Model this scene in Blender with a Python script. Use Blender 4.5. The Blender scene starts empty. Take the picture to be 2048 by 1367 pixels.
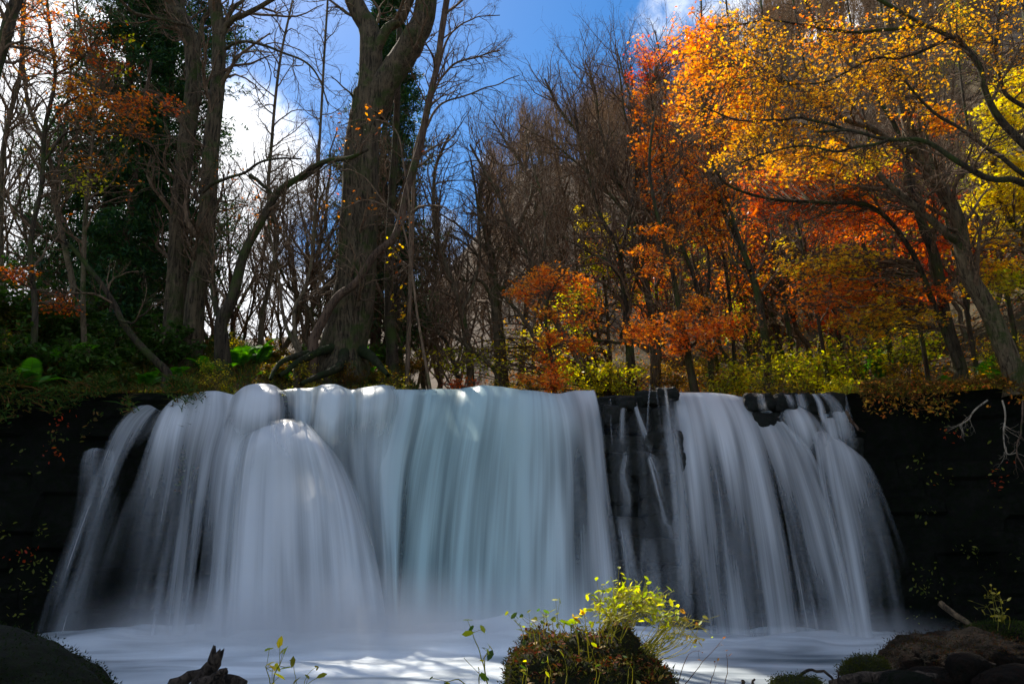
import bpy, math, random
import numpy as np
from mathutils import Vector
random.seed(7); RNG = np.random.default_rng(11)
scene = bpy.context.scene
C = scene.collection
R = math.radians

# ------------------------------------------------------------------ camera, sky, sun, exposure
FPX = 1607.0; PITCH = R(15.0); CAMZ = 1.6
cam_d = bpy.data.cameras.new('camera'); cam = bpy.data.objects.new('camera', cam_d); C.objects.link(cam)
cam.location = (0, 0, CAMZ); cam.rotation_euler = (R(90) + PITCH, 0, 0)
cam_d.sensor_width = 36.0; cam_d.lens = FPX / 2048 * 36.0
cam_d.clip_start = 0.05; cam_d.clip_end = 3000
scene.camera = cam

SUN_AZ = R(-28.0)      # left of straight ahead
SUN_EL = R(48.0)
world = bpy.data.worlds.new('World'); scene.world = world; world.use_nodes = True
wn = world.node_tree.nodes; wl = world.node_tree.links
for n in list(wn): wn.remove(n)
def WN(t, **k):
    n = wn.new(t)
    for a, b in k.items(): setattr(n, a, b)
    return n
w_out = WN('ShaderNodeOutputWorld'); w_bg = WN('ShaderNodeBackground')
sky = WN('ShaderNodeTexSky', sky_type='NISHITA', sun_disc=False)
sky.sun_elevation = SUN_EL; sky.sun_rotation = SUN_AZ
sky.air_density = 1.0; sky.dust_density = 0.3; sky.ozone_density = 3.0
hs = WN('ShaderNodeHueSaturation'); hs.inputs['Saturation'].default_value = 1.4; hs.inputs['Value'].default_value = 0.85
wl.new(sky.outputs[0], hs.inputs['Color'])
tc = WN('ShaderNodeTexCoord')
mp = WN('ShaderNodeMapping'); mp.inputs['Scale'].default_value = (1, 1, 2.0); mp.inputs['Location'].default_value = (0.3, 0.1, 0.0)
wl.new(tc.outputs['Generated'], mp.inputs['Vector'])
nz = WN('ShaderNodeTexNoise'); nz.inputs['Scale'].default_value = 3.2; nz.inputs['Detail'].default_value = 9; nz.inputs['Roughness'].default_value = 0.62
nz.inputs['Distortion'].default_value = 0.35
wl.new(mp.outputs[0], nz.inputs['Vector'])
def px_dir(px, py):
    cx = (px - 1024) / FPX; cy = (683.5 - py) / FPX
    d = Vector((cx, math.cos(PITCH) - cy * math.sin(PITCH), math.sin(PITCH) + cy * math.cos(PITCH)))
    return d.normalized()
bs = WN('ShaderNodeMath', operation='ADD'); bs.inputs[1].default_value = .05; wl.new(nz.outputs['Fac'], bs.inputs[0]); acc = bs.outputs[0]  # extra cloud added all round, unseen behind the camera too, to whiten the light
# banks of cloud standing in the sky: direction, angular radius, strength
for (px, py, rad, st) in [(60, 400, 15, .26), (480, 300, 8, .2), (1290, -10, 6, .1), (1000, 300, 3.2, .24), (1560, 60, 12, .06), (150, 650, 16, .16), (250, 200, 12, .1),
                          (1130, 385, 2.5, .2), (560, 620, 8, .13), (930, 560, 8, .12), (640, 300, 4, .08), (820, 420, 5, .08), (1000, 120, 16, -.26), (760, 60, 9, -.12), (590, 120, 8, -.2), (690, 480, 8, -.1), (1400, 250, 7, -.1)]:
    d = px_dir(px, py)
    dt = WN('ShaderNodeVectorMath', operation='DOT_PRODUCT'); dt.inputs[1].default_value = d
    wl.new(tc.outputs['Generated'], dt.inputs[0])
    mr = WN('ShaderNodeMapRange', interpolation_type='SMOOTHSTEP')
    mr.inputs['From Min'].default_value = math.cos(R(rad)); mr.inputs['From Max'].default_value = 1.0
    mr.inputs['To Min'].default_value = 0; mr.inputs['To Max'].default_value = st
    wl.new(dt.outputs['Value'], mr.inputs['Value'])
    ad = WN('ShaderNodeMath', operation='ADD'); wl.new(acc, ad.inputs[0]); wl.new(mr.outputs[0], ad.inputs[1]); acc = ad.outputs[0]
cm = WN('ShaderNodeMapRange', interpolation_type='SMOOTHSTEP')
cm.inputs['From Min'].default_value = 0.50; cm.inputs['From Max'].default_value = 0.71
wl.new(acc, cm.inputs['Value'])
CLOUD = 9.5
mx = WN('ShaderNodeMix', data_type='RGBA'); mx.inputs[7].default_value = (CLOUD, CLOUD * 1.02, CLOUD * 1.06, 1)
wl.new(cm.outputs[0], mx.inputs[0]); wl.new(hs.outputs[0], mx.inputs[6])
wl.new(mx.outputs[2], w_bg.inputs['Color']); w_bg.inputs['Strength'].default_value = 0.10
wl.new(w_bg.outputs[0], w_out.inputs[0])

sun_d = bpy.data.lights.new('sun', 'SUN'); sun = bpy.data.objects.new('sun', sun_d); C.objects.link(sun)
sun_d.energy = 5.0; sun_d.angle = R(0.5); sun_d.color = (1.0, 0.91, 0.78)
sd = Vector((math.sin(SUN_AZ) * math.cos(SUN_EL), math.cos(SUN_AZ) * math.cos(SUN_EL), math.sin(SUN_EL)))
sun.rotation_euler = (-sd).to_track_quat('-Z', 'Y').to_euler(); sun.location = sd * 60
vs = scene.view_settings; vs.view_transform = 'Standard'; vs.look = 'None'; vs.gamma = 1; vs.exposure = 0.85
try: vs.use_curve_mapping = False
except Exception: pass
scene.render.engine = 'CYCLES'
scene.cycles.transparent_max_bounces = 16
scene.cycles.max_bounces = 6
scene.cycles.volume_bounces = 1

# ------------------------------------------------------------------ maths helpers
def P(px, py, Y):
    """world point seen at photo pixel (px,py) standing at distance Y."""
    cx = (px - 1024) / FPX; cy = (683.5 - py) / FPX
    dy = math.cos(PITCH) - cy * math.sin(PITCH); dz = math.sin(PITCH) + cy * math.cos(PITCH)
    s = Y / dy
    return np.array((cx * s, Y, CAMZ + dz * s))
def W(w, Y): return w * Y / FPX / 0.99
def h32(a):
    a = np.asarray(a).astype(np.int64) & 0xFFFFFFFF
    a = (a ^ 61) ^ (a >> 16); a = (a + (a << 3)) & 0xFFFFFFFF; a = a ^ (a >> 4); a = (a * 0x27d4eb2d) & 0xFFFFFFFF; a = a ^ (a >> 15)
    return a / 4294967295.0
def noise3(x, y, z, seed=0):
    x, y, z = np.broadcast_arrays(np.asarray(x, float), np.asarray(y, float), np.asarray(z, float))
    xi = np.floor(x); yi = np.floor(y); zi = np.floor(z)
    fx = x - xi; fy = y - yi; fz = z - zi
    fx = fx * fx * (3 - 2 * fx); fy = fy * fy * (3 - 2 * fy); fz = fz * fz * (3 - 2 * fz)
    xi = xi.astype(np.int64); yi = yi.astype(np.int64); zi = zi.astype(np.int64)
    def hh(a, b, c): return h32(a * 73856093 ^ b * 19349663 ^ c * 83492791 ^ (seed * 2654435 + 77))
    r = 0
    for dx in (0, 1):
        for dy in (0, 1):
            for dz in (0, 1):
                w = (fx if dx else 1 - fx) * (fy if dy else 1 - fy) * (fz if dz else 1 - fz)
                r = r + w * hh(xi + dx, yi + dy, zi + dz)
    return r * 2 - 1
def fbm(x, y, z=0.0, oct=4, seed=0):
    r = 0; a = 1.0; f = 1.0; t = 0
    for o in range(oct):
        r = r + a * noise3(np.asarray(x) * f, np.asarray(y) * f, np.asarray(z) * f, seed + o * 13); t += a; a *= .5; f *= 2.03
    return r / t
def sstep(x, a, b):
    t = np.clip((np.asarray(x, float) - a) / (b - a), 0, 1); return t * t * (3 - 2 * t)
def catmull(pts, n):
    """pts (k,...) -> (n,...) along axis 0"""
    pts = np.asarray(pts, float); k = len(pts)
    if k == 2:
        t = np.linspace(0, 1, n).reshape((-1,) + (1,) * (pts.ndim - 1)); return pts[0] * (1 - t) + pts[1] * t
    e = np.concatenate([2 * pts[:1] - pts[1:2], pts, 2 * pts[-1:] - pts[-2:-1]])
    t = np.linspace(0, k - 1, n); i = np.minimum(t.astype(int), k - 2); f = (t - i).reshape((-1,) + (1,) * (pts.ndim - 1))
    p0, p1, p2, p3 = e[i], e[i + 1], e[i + 2], e[i + 3]
    return .5 * ((2 * p1) + (-p0 + p2) * f + (2 * p0 - 5 * p1 + 4 * p2 - p3) * f ** 2 + (-p0 + 3 * p1 - 3 * p2 + p3) * f ** 3)
def unit(v): return v / np.maximum(np.linalg.norm(v, axis=-1, keepdims=True), 1e-9)

# ------------------------------------------------------------------ mesh helpers
class MB:
    def __init__(s): s.v = []; s.f = []; s.n = 0; s.c = []; s.uv = []
    def add(s, v, f, col=None):
        v = np.asarray(v, float).reshape(-1, 3); f = np.asarray(f, int)
        if len(v) == 0 or len(f) == 0: return
        s.v.append(v); s.f.append(f + s.n); s.n += len(v)
        if col is not None:
            col = np.asarray(col, float)
            if col.ndim == 1: col = np.tile(col, (len(v), 1))
            s.c.append(col)
    def mesh(s, name, mat, smooth=True, loc=None):
        me = bpy.data.meshes.new(name)
        v = np.concatenate(s.v) if s.v else np.zeros((0, 3))
        if loc is not None: v = v - np.asarray(loc)
        me.vertices.add(len(v)); me.vertices.foreach_set('co', v.astype(np.float32).ravel())
        loops = np.concatenate([f.ravel() for f in s.f]); tot = np.concatenate([np.full(len(f), f.shape[1]) for f in s.f])
        st = np.concatenate([[0], np.cumsum(tot)[:-1]])
        me.loops.add(len(loops)); me.loops.foreach_set('vertex_index', loops.astype(np.int32))
        me.polygons.add(len(tot)); me.polygons.foreach_set('loop_start', st.astype(np.int32)); me.polygons.foreach_set('loop_total', tot.astype(np.int32))
        me.polygons.foreach_set('use_smooth', np.full(len(tot), smooth))
        if s.c:
            c = np.concatenate(s.c); c4 = np.ones((len(c), 4), np.float32); c4[:, :c.shape[1]] = c
            a = me.color_attributes.new('col', 'FLOAT_COLOR', 'POINT'); a.data.foreach_set('color', c4.ravel())
        me.materials.append(mat); me.update(calc_edges=True)
        return me
def link(name, me, parent=None, loc=None):
    o = bpy.data.objects.new(name, me); C.objects.link(o)
    if parent is not None: o.parent = parent
    if loc is not None: o.location = loc
    return o
def tag(o, label=None, cat=None, group=None, kind=None):
    if label: o['label'] = label
    if cat: o['category'] = cat
    if group: o['group'] = group
    if kind: o['kind'] = kind
    return o
def thing(name, loc, label, cat, group=None):
    o = bpy.data.objects.new(name, None); C.objects.link(o); o.location = loc; o.empty_display_size = .2
    return tag(o, label, cat, group)
def copy_tree(o, parent=None):
    c = o.copy(); C.objects.link(c); c.parent = parent
    for ch in o.children: copy_tree(ch, c)
    return c
def tubes(pts, rad, sides):
    """pts (N,P,3) rad (N,P) -> verts, quad faces"""
    N, K, _ = pts.shape
    tg = np.gradient(pts, axis=1); tg = unit(tg)
    ref = np.where(np.abs(tg[:, :1, 2:3]) > .8, np.array([1., 0, 0]), np.array([0, 0, 1.]))
    ref = np.broadcast_to(ref, tg.shape)
    a = unit(np.cross(tg, ref)); b = np.cross(tg, a)
    th = np.arange(sides) * 2 * math.pi / sides
    ring = pts[:, :, None] + rad[:, :, None, None] * (a[:, :, None] * np.cos(th)[None, None, :, None] + b[:, :, None] * np.sin(th)[None, None, :, None])
    v = ring.reshape(-1, 3)
    i = np.arange(N)[:, None, None] * K * sides; j = np.arange(K - 1)[None, :, None] * sides; k = np.arange(sides)[None, None, :]
    k2 = (k + 1) % sides
    f = np.stack([i + j + k, i + j + k2, i + j + sides + k2, i + j + sides + k], -1).reshape(-1, 4)
    return v, f
def sprout(pts, rad, n, t0, t1, ang, lr, K=6, wob=.25, up=.15, rr=.55, tip=.25, flat=0.0, lmin=0, Lfix=None):
    """children of every branch; returns pts,rad"""
    N, PK, _ = pts.shape
    L = np.linalg.norm(np.diff(pts, axis=1), axis=2).sum(1)
    M = N * n; par = np.repeat(np.arange(N), n)
    t = (t0 + (t1 - t0) * ((np.tile(np.arange(n), N) + RNG.random(M)) / n)) * (PK - 1)
    i = np.minimum(t.astype(int), PK - 2); f = (t - i)[:, None]
    p = pts[par, i] * (1 - f) + pts[par, i + 1] * f
    r = rad[par, i] * (1 - f[:, 0]) + rad[par, i + 1] * f[:, 0]
    tg = unit(pts[par, i + 1] - pts[par, i])
    rv = unit(RNG.normal(size=(M, 3))); side = unit(np.cross(tg, rv))
    if flat > 0:
        side[:, 2] *= (1 - flat); side = unit(side)
    a = ang * (.7 + .6 * RNG.random(M))[:, None]
    d = unit(tg * np.cos(a) + side * np.sin(a))
    length = (L[par] if Lfix is None else np.full(M, Lfix)) * lr * (.6 + .7 * RNG.random(M)) * (1.15 - .55 * t / (PK - 1))
    length = np.maximum(length, lmin)
    q = np.zeros((M, K, 3)); q[:, 0] = p
    st = (length / (K - 1))[:, None]
    bend = RNG.normal(size=(M, 3)) * wob
    for k in range(1, K):
        q[:, k] = q[:, k - 1] + d * st
        d = unit(d + bend * .5 + RNG.normal(size=(M, 3)) * wob + np.array([0, 0, up]))
        if flat > 0: d[:, 2] *= (1 - .5 * flat); d = unit(d)
    cr = np.minimum(r * rr, length * .03)[:, None] * np.linspace(1, tip, K)[None]
    return q, np.maximum(cr, .0022)

# leaf cards ------------------------------------------------------
def star_tpl():
    v = [(0, 0, 0)]; 
    tips = [(-70, .8), (-32, 1.0 * .95), (0, 1.15), (32, .95), (70, .8)]
    out = []
    for i, (a, l) in enumerate(tips):
        out.append((math.sin(R(a - 20 if i == 0 else a - 17)) * .42, math.cos(R(a - 20 if i == 0 else a - 17)) * .42, 0.0))
        out.append((math.sin(R(a)) * l, math.cos(R(a)) * l, -.12))
    out.append((math.sin(R(92)) * .35, math.cos(R(92)) * .35, 0))
    v += out; v = np.array(v); v[:, 1] -= .3
    f = [(0, 1 + 2 * i, 2 + 2 * i, 3 + 2 * i) for i in range(5)]
    return v * .62, np.array(f)
def oval_tpl():
    v = np.array([(0, -.5, 0), (.24, -.15, .05), (.2, .25, .05), (0, .58, -.03), (-.2, .25, .05), (-.24, -.15, .05)])
    return v, np.array([(0, 1, 2, 3), (0, 3, 4, 5)])
def dia_tpl():
    return np.array([(0, -.5, 0), (.34, 0, .07), (0, .5, 0), (-.34, 0, .07)]), np.array([(0, 1, 2, 3)])
STAR, OVAL, DIA = star_tpl(), oval_tpl(), dia_tpl()
def cards(mb, c, size, col, tpl=DIA, tilt=.5, dirs=None, jit=.18):
    c = np.asarray(c); N = len(c)
    if N == 0: return
    nrm = unit(np.array([0, 0, 1.0]) + RNG.normal(size=(N, 3)) * tilt)
    d = unit(RNG.normal(size=(N, 3))) if dirs is None else dirs
    b = unit(d - nrm * (d * nrm).sum(1, keepdims=True)); a = np.cross(b, nrm)
    s = (np.asarray(size) * (.45 + 1.05 * RNG.random(N)))[:, None, None] if np.ndim(size) == 0 else np.asarray(size)[:, None, None]
    T, F = tpl; k = len(T)
    v = c[:, None] + s * (T[None, :, :1] * a[:, None] + T[None, :, 1:2] * b[:, None] + T[None, :, 2:3] * nrm[:, None])
    f = (F[None] + (np.arange(N) * k)[:, None, None]).reshape(-1, F.shape[1])
    col = np.asarray(col)
    if col.ndim == 1: col = np.tile(col, (N, 1))
    col = np.clip(col * (1 + RNG.normal(size=(N, 1)) * jit), 0, 1)
    mb.add(v.reshape(-1, 3), f, np.repeat(col, k, 0))
def pal(N, cols, w=None):
    cols = np.array(cols); i = RNG.choice(len(cols), N, p=None if w is None else np.array(w) / sum(w))
    j = RNG.choice(len(cols), N, p=None if w is None else np.array(w) / sum(w)); t = RNG.random((N, 1)) * .5
    return cols[i] * (1 - t) + cols[j] * t
ORANGE = [(.80, .20, .03), (.86, .28, .04), (.72, .13, .025), (.84, .34, .06)]
CORAL = [(.95, .36, .10), (.90, .28, .06), (.95, .46, .12), (.82, .20, .04)]
RED = [(.68, .08, .025), (.76, .13, .03), (.58, .06, .02)]
GOLD = [(.80, .44, .04), (.76, .34, .03), (.76, .48, .05), (.62, .22, .02)]
YELLOW = [(.72, .58, .04), (.62, .55, .04), (.78, .52, .04)]
LIME = [(.42, .48, .04), (.54, .54, .04), (.30, .40, .03), (.60, .54, .04)]
GREEN = [(.035, .085, .015), (.05, .11, .02), (.07, .12, .02), (.04, .07, .012)]
DRAB = [(.10, .10, .015), (.16, .13, .02), (.07, .09, .015), (.20, .12, .02)]
BROWN = [(.16, .07, .025), (.22, .09, .03), (.10, .05, .02), (.28, .15, .04)]

# ------------------------------------------------------------------ materials
def new_mat(name):
    m = bpy.data.materials.new(name); m.use_nodes = True; nt = m.node_tree
    for n in list(nt.nodes): nt.nodes.remove(n)
    out = nt.nodes.new('ShaderNodeOutputMaterial'); return m, nt, out
def nd(nt, t, ins=None, **k):
    n = nt.nodes.new(t)
    for a, b in k.items(): setattr(n, a, b)
    if ins:
        for a, b in ins.items(): n.inputs[a].default_value = b
    return n
def leaf_mat(name, trans=.55, rough=.45, spec=.3):
    m, nt, out = new_mat(name); L = nt.links
    at = nd(nt, 'ShaderNodeAttribute', attribute_name='col')
    p = nd(nt, 'ShaderNodeBsdfPrincipled', {'Roughness': rough, 'Specular IOR Level': spec})
    tr = nd(nt, 'ShaderNodeBsdfTranslucent'); ms = nd(nt, 'ShaderNodeMixShader', {0: trans})
    hs = nd(nt, 'ShaderNodeHueSaturation', {'Saturation': 1.15, 'Value': 1.5})
    L.new(at.outputs['Color'], p.inputs['Base Color']); L.new(at.outputs['Color'], hs.inputs['Color']); L.new(hs.outputs[0], tr.inputs['Color'])
    L.new(p.outputs[0], ms.inputs[1]); L.new(tr.outputs[0], ms.inputs[2]); L.new(ms.outputs[0], out.inputs[0]); return m
def bark_mat(name, c1, c2, moss=.3, mossc=(.045, .06, .012), scale=6, vstretch=.12, bump=.6, moss_scale=1.3):
    m, nt, out = new_mat(name); L = nt.links
    g = nd(nt, 'ShaderNodeNewGeometry')
    mpn = nd(nt, 'ShaderNodeMapping', {'Scale': (1, 1, vstretch)})
    L.new(g.outputs['Position'], mpn.inputs['Vector'])
    n1 = nd(nt, 'ShaderNodeTexNoise', {'Scale': scale * 2.2, 'Detail': 7, 'Roughness': .65}); L.new(mpn.outputs[0], n1.inputs['Vector'])
    nw = nd(nt, 'ShaderNodeTexNoise', {'Scale': scale * 1.1, 'Detail': 4}); L.new(mpn.outputs[0], nw.inputs['Vector'])
    wv = nd(nt, 'ShaderNodeMix', {0: .22}, data_type='RGBA', blend_type='ADD'); L.new(mpn.outputs[0], wv.inputs[6]); L.new(nw.outputs['Color'], wv.inputs[7])
    vo = nd(nt, 'ShaderNodeTexNoise', {'Scale': scale * 3.4, 'Detail': 5, 'Roughness': .75, 'Distortion': .6}); L.new(wv.outputs[2], vo.inputs['Vector'])
    cr = nd(nt, 'ShaderNodeMapRange', {'From Min': .36, 'From Max': .5}); L.new(vo.outputs['Fac'], cr.inputs['Value'])
    mixn = nd(nt, 'ShaderNodeMath', operation='MULTIPLY'); L.new(n1.outputs['Fac'], mixn.inputs[0]); L.new(cr.outputs[0], mixn.inputs[1])
    ramp = nd(nt, 'ShaderNodeMix', {6: (*[x * .45 for x in c1], 1), 7: (*c2, 1)}, data_type='RGBA')
    mr = nd(nt, 'ShaderNodeMapRange', {'From Min': .15, 'From Max': .6}); L.new(mixn.outputs[0], mr.inputs['Value']); L.new(mr.outputs[0], ramp.inputs[0])
    n2 = nd(nt, 'ShaderNodeTexNoise', {'Scale': moss_scale, 'Detail': 6, 'Roughness': .7}); L.new(g.outputs['Position'], n2.inputs['Vector'])
    mm = nd(nt, 'ShaderNodeMapRange', {'From Min': .62 - moss * .35, 'From Max': .72 - moss * .25}); L.new(n2.outputs['Fac'], mm.inputs['Value'])
    mx = nd(nt, 'ShaderNodeMix', {7: (*mossc, 1)}, data_type='RGBA'); L.new(mm.outputs[0], mx.inputs[0]); L.new(ramp.outputs[2], mx.inputs[6])
    n3 = nd(nt, 'ShaderNodeTexNoise', {'Scale': 2.7, 'Detail': 4, 'Roughness': .7}); L.new(g.outputs['Position'], n3.inputs['Vector'])
    lm = nd(nt, 'ShaderNodeMapRange', {'From Min': .55, 'From Max': .72, 'To Max': .5}); L.new(n3.outputs['Fac'], lm.inputs['Value'])
    mx2 = nd(nt, 'ShaderNodeMix', {7: (*[min(1, x * 1.8) for x in c2], 1)}, data_type='RGBA'); L.new(lm.outputs[0], mx2.inputs[0]); L.new(mx.outputs[2], mx2.inputs[6])
    p = nd(nt, 'ShaderNodeBsdfPrincipled', {'Roughness': .9, 'Specular IOR Level': .2}); L.new(mx2.outputs[2], p.inputs['Base Color'])
    b = nd(nt, 'ShaderNodeBump', {'Strength': bump, 'Distance': .05}); L.new(mixn.outputs[0], b.inputs['Height']); L.new(b.outputs[0], p.inputs['Normal'])
    L.new(p.outputs[0], out.inputs[0]); return m
def ground_mat(name, cols, scale=3, bump=.8, rough=.9, spec=.2, bscale=12):
    """three colours mixed by noise"""
    m, nt, out = new_mat(name); L = nt.links
    g = nd(nt, 'ShaderNodeNewGeometry')
    n1 = nd(nt, 'ShaderNodeTexNoise', {'Scale': scale, 'Detail': 8, 'Roughness': .7}); L.new(g.outputs['Position'], n1.inputs['Vector'])
    n2 = nd(nt, 'ShaderNodeTexNoise', {'Scale': scale * 5.3, 'Detail': 6, 'Roughness': .7}); L.new(g.outputs['Position'], n2.inputs['Vector'])
    r1 = nd(nt, 'ShaderNodeMapRange', {'From Min': .4, 'From Max': .62}); L.new(n1.outputs['Fac'], r1.inputs['Value'])
    r2 = nd(nt, 'ShaderNodeMapRange', {'From Min': .42, 'From Max': .62}); L.new(n2.outputs['Fac'], r2.inputs['Value'])
    a = nd(nt, 'ShaderNodeMix', {6: (*cols[0], 1), 7: (*cols[1], 1)}, data_type='RGBA'); L.new(r1.outputs[0], a.inputs[0])
    b2 = nd(nt, 'ShaderNodeMix', {7: (*cols[2], 1)}, data_type='RGBA'); L.new(r2.outputs[0], b2.inputs[0]); L.new(a.outputs[2], b2.inputs[6])
    p = nd(nt, 'ShaderNodeBsdfPrincipled', {'Roughness': rough, 'Specular IOR Level': spec}); L.new(b2.outputs[2], p.inputs['Base Color'])
    n4 = nd(nt, 'ShaderNodeTexNoise', {'Scale': bscale, 'Detail': 8, 'Roughness': .7}); L.new(g.outputs['Position'], n4.inputs['Vector'])
    b = nd(nt, 'ShaderNodeBump', {'Strength': bump, 'Distance': .06}); L.new(n4.outputs['Fac'], b.inputs['Height']); L.new(b.outputs[0], p.inputs['Normal'])
    L.new(p.outputs[0], out.inputs[0]); return m
M_leaf = leaf_mat('leaf_translucent', .6)
M_green = leaf_mat('evergreen_leaf', .35, .6, .15)
M_needle = leaf_mat('conifer_needle', .22, .6, .2)
M_fern = leaf_mat('fern_leaf', .5, .5, .25)
M_litter = leaf_mat('leaf_litter', .25, .8, .1)
M_bark = bark_mat('grey_mossy_bark', (.07, .048, .026), (.16, .115, .065), .3)
M_bark_big = bark_mat('old_pale_bark', (.042, .03, .016), (.115, .082, .046), .35, scale=5, bump=.8)
M_bark_dark = bark_mat('dark_mossy_bark', (.028, .02, .012), (.07, .05, .03), .4)
M_bark_brown = bark_mat('reddish_bark', (.07, .04, .025), (.13, .08, .05), .2)
M_twig = bark_mat('twig_bark', (.10, .062, .036), (.19, .12, .07), .15, bump=.1)
M_twig_hill = bark_mat('hill_twig_bark', (.20, .115, .055), (.34, .20, .10), .0, bump=.1)
M_ground = ground_mat('forest_floor', [(.045, .03, .012), (.09, .05, .02), (.05, .045, .012)], 1.2)
M_hill = ground_mat('hillside_litter', [(.055, .034, .016), (.10, .058, .026), (.03, .022, .012)], .9, bscale=4)
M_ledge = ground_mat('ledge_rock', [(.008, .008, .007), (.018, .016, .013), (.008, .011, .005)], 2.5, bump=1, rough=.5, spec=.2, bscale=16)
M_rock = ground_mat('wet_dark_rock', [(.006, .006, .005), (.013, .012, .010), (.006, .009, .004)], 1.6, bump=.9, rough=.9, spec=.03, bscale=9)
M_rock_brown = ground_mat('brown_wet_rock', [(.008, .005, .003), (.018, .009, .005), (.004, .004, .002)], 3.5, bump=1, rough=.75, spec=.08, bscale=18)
M_moss = ground_mat('moss', [(.018, .026, .006), (.035, .04, .008), (.022, .016, .01)], 4, bump=1, bscale=40)
M_moss_dark = ground_mat('dark_moss', [(.01, .018, .004), (.018, .024, .006), (.012, .01, .006)], 4, bump=1, bscale=40)
M_bed = ground_mat('river_bed', [(.04, .04, .035), (.07, .065, .05), (.03, .03, .025)], 2)

# ------------------------------------------------------------------ terrain
def CL(x):
    x = np.asarray(x, float); a = np.maximum(np.abs(x) - 9.2, 0)
    return np.maximum(18.3 - .17 * a ** 2, -40)
RID = np.array([(-900, 690), (0, 700), (700, 690), (870, 600), (960, 500), (1050, 432), (1150, 412), (1300, 372), (1500, 300), (1800, 205), (2048, 130), (3000, 60)])
def ridge_tan(x, y):
    px = 1024 + FPX * np.clip(x / np.maximum(y, 1), -1.2, 1.4) * .96
    py = np.interp(px, RID[:, 0], RID[:, 1])
    cy = (683.5 - py) / FPX
    return (math.sin(PITCH) + cy * math.cos(PITCH)) / (math.cos(PITCH) - cy * math.sin(PITCH))
def H(x, y):
    x = np.asarray(x, float); y = np.asarray(y, float); d = y - CL(x)
    left = sstep(-x, 1.2, 4.5)
    ch = (1 - sstep(d, 1.6, 3.2)) * sstep(x, -7.2, -6.6) * (1 - sstep(x, 7.2, 7.9))
    near = 5.28 - .35 * ch + left * 2.3 * sstep(d, .3, 6.5) * (1 - .35 * sstep(d, 14, 30)) + (1 - left) * (.24 * np.maximum(d - 2.5, 0) * sstep(x, -3, 1.5) + .05 * np.maximum(d - 4, 0))
    near = near + .25 * fbm(x * .6, y * .6, 0, 4, 3) * sstep(d, .3, 2)
    yy = np.clip(y, 1, 118)
    far = CAMZ + 118 * ridge_tan(x, y)
    h = near + (far - near) * sstep(y, 30, 118) + 1.2 * fbm(x * .08, y * .08, 0, 4, 9) * sstep(y, 35, 60)
    return h
def nonuni(a, segs):
    out = [a]
    for (b, st) in segs:
        n = max(1, int(round((b - out[-1]) / st))); out += list(np.linspace(out[-1], b, n + 1)[1:])
    return np.array(out)
def grid_faces(nu, nv):
    i = np.arange(nu - 1)[:, None] * nv; j = np.arange(nv - 1)[None]
    return np.stack([i + j, i + nv + j, i + nv + j + 1, i + j + 1], -1).reshape(-1, 4)
gx = nonuni(-260, [(-60, 12), (-18, 2), (18, .35), (60, 2), (260, 10)])
gd = nonuni(0, [(14, .35), (40, 1.2), (130, 4), (420, 30)])
X, D = np.meshgrid(gx, gd, indexing='ij'); Y = CL(X) + D; Z = H(X, Y)
mb = MB(); mb.add(np.stack([X, Y, Z], -1), grid_faces(len(gx), len(gd)))
fg = mb.mesh('forest_ground', M_ground)
fg.materials.append(M_hill)
nf = len(fg.polygons); ctr = np.zeros(nf * 3, np.float32); fg.polygons.foreach_get('center', ctr); ctr = ctr.reshape(-1, 3)
fg.polygons.foreach_set('material_index', (ctr[:, 1] + 6 * fbm(ctr[:, 0] * .1, ctr[:, 1] * .1, 0, 3, 66) > 44).astype(np.int32))
tag(link('forest_ground', fg), kind='structure')
# cliff
cx_ = nonuni(-60, [(-16, 1.5), (16, .09), (60, 1.5)]); cz = np.linspace(0, 1, 74)
X, T = np.meshgrid(cx_, cz, indexing='ij'); top = H(X, CL(X) + .02)
Zc = -.9 + (top + .9) * T
bed = np.floor(Zc / .42 + .35 * fbm(X * .3, Zc * .3, 0, 2, 5)); hb = h32(bed * 31 + np.floor(X / 1.1 + h32(bed) * 3) * 17)
disp = .22 * (hb - .5) + .35 * fbm(X * .8, Zc * .9, 2, 5, 8) + .35 * (1 - T) - .05
disp = disp * (1 - sstep(T, .97, 1))
Yc = CL(X) - disp - .1 * (1 - sstep(T, .97, 1))
mb = MB(); mb.add(np.stack([X, Yc, Zc], -1), grid_faces(len(cx_), len(cz)))
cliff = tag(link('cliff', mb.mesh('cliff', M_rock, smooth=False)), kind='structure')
cliff['label'] = 'dark wet layered rock face behind and beside the falls'
# river bed and near bank, out to the horizon
bx = nonuni(-260, [(-30, 20), (30, 1), (260, 20)]); by = nonuni(-260, [(-4, 16), (18.6, .8)])
X, Yb = np.meshgrid(bx, by, indexing='ij')
Zb = -.75 + .95 * (1 - sstep(Yb, 1.5, 8)) + .12 * fbm(X, Yb, 0, 3, 4)
mb = MB(); mb.add(np.stack([X, Yb, Zb], -1), grid_faces(len(bx), len(by)))
tag(link('river_bed', mb.mesh('river_bed', M_bed)), kind='structure')

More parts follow.
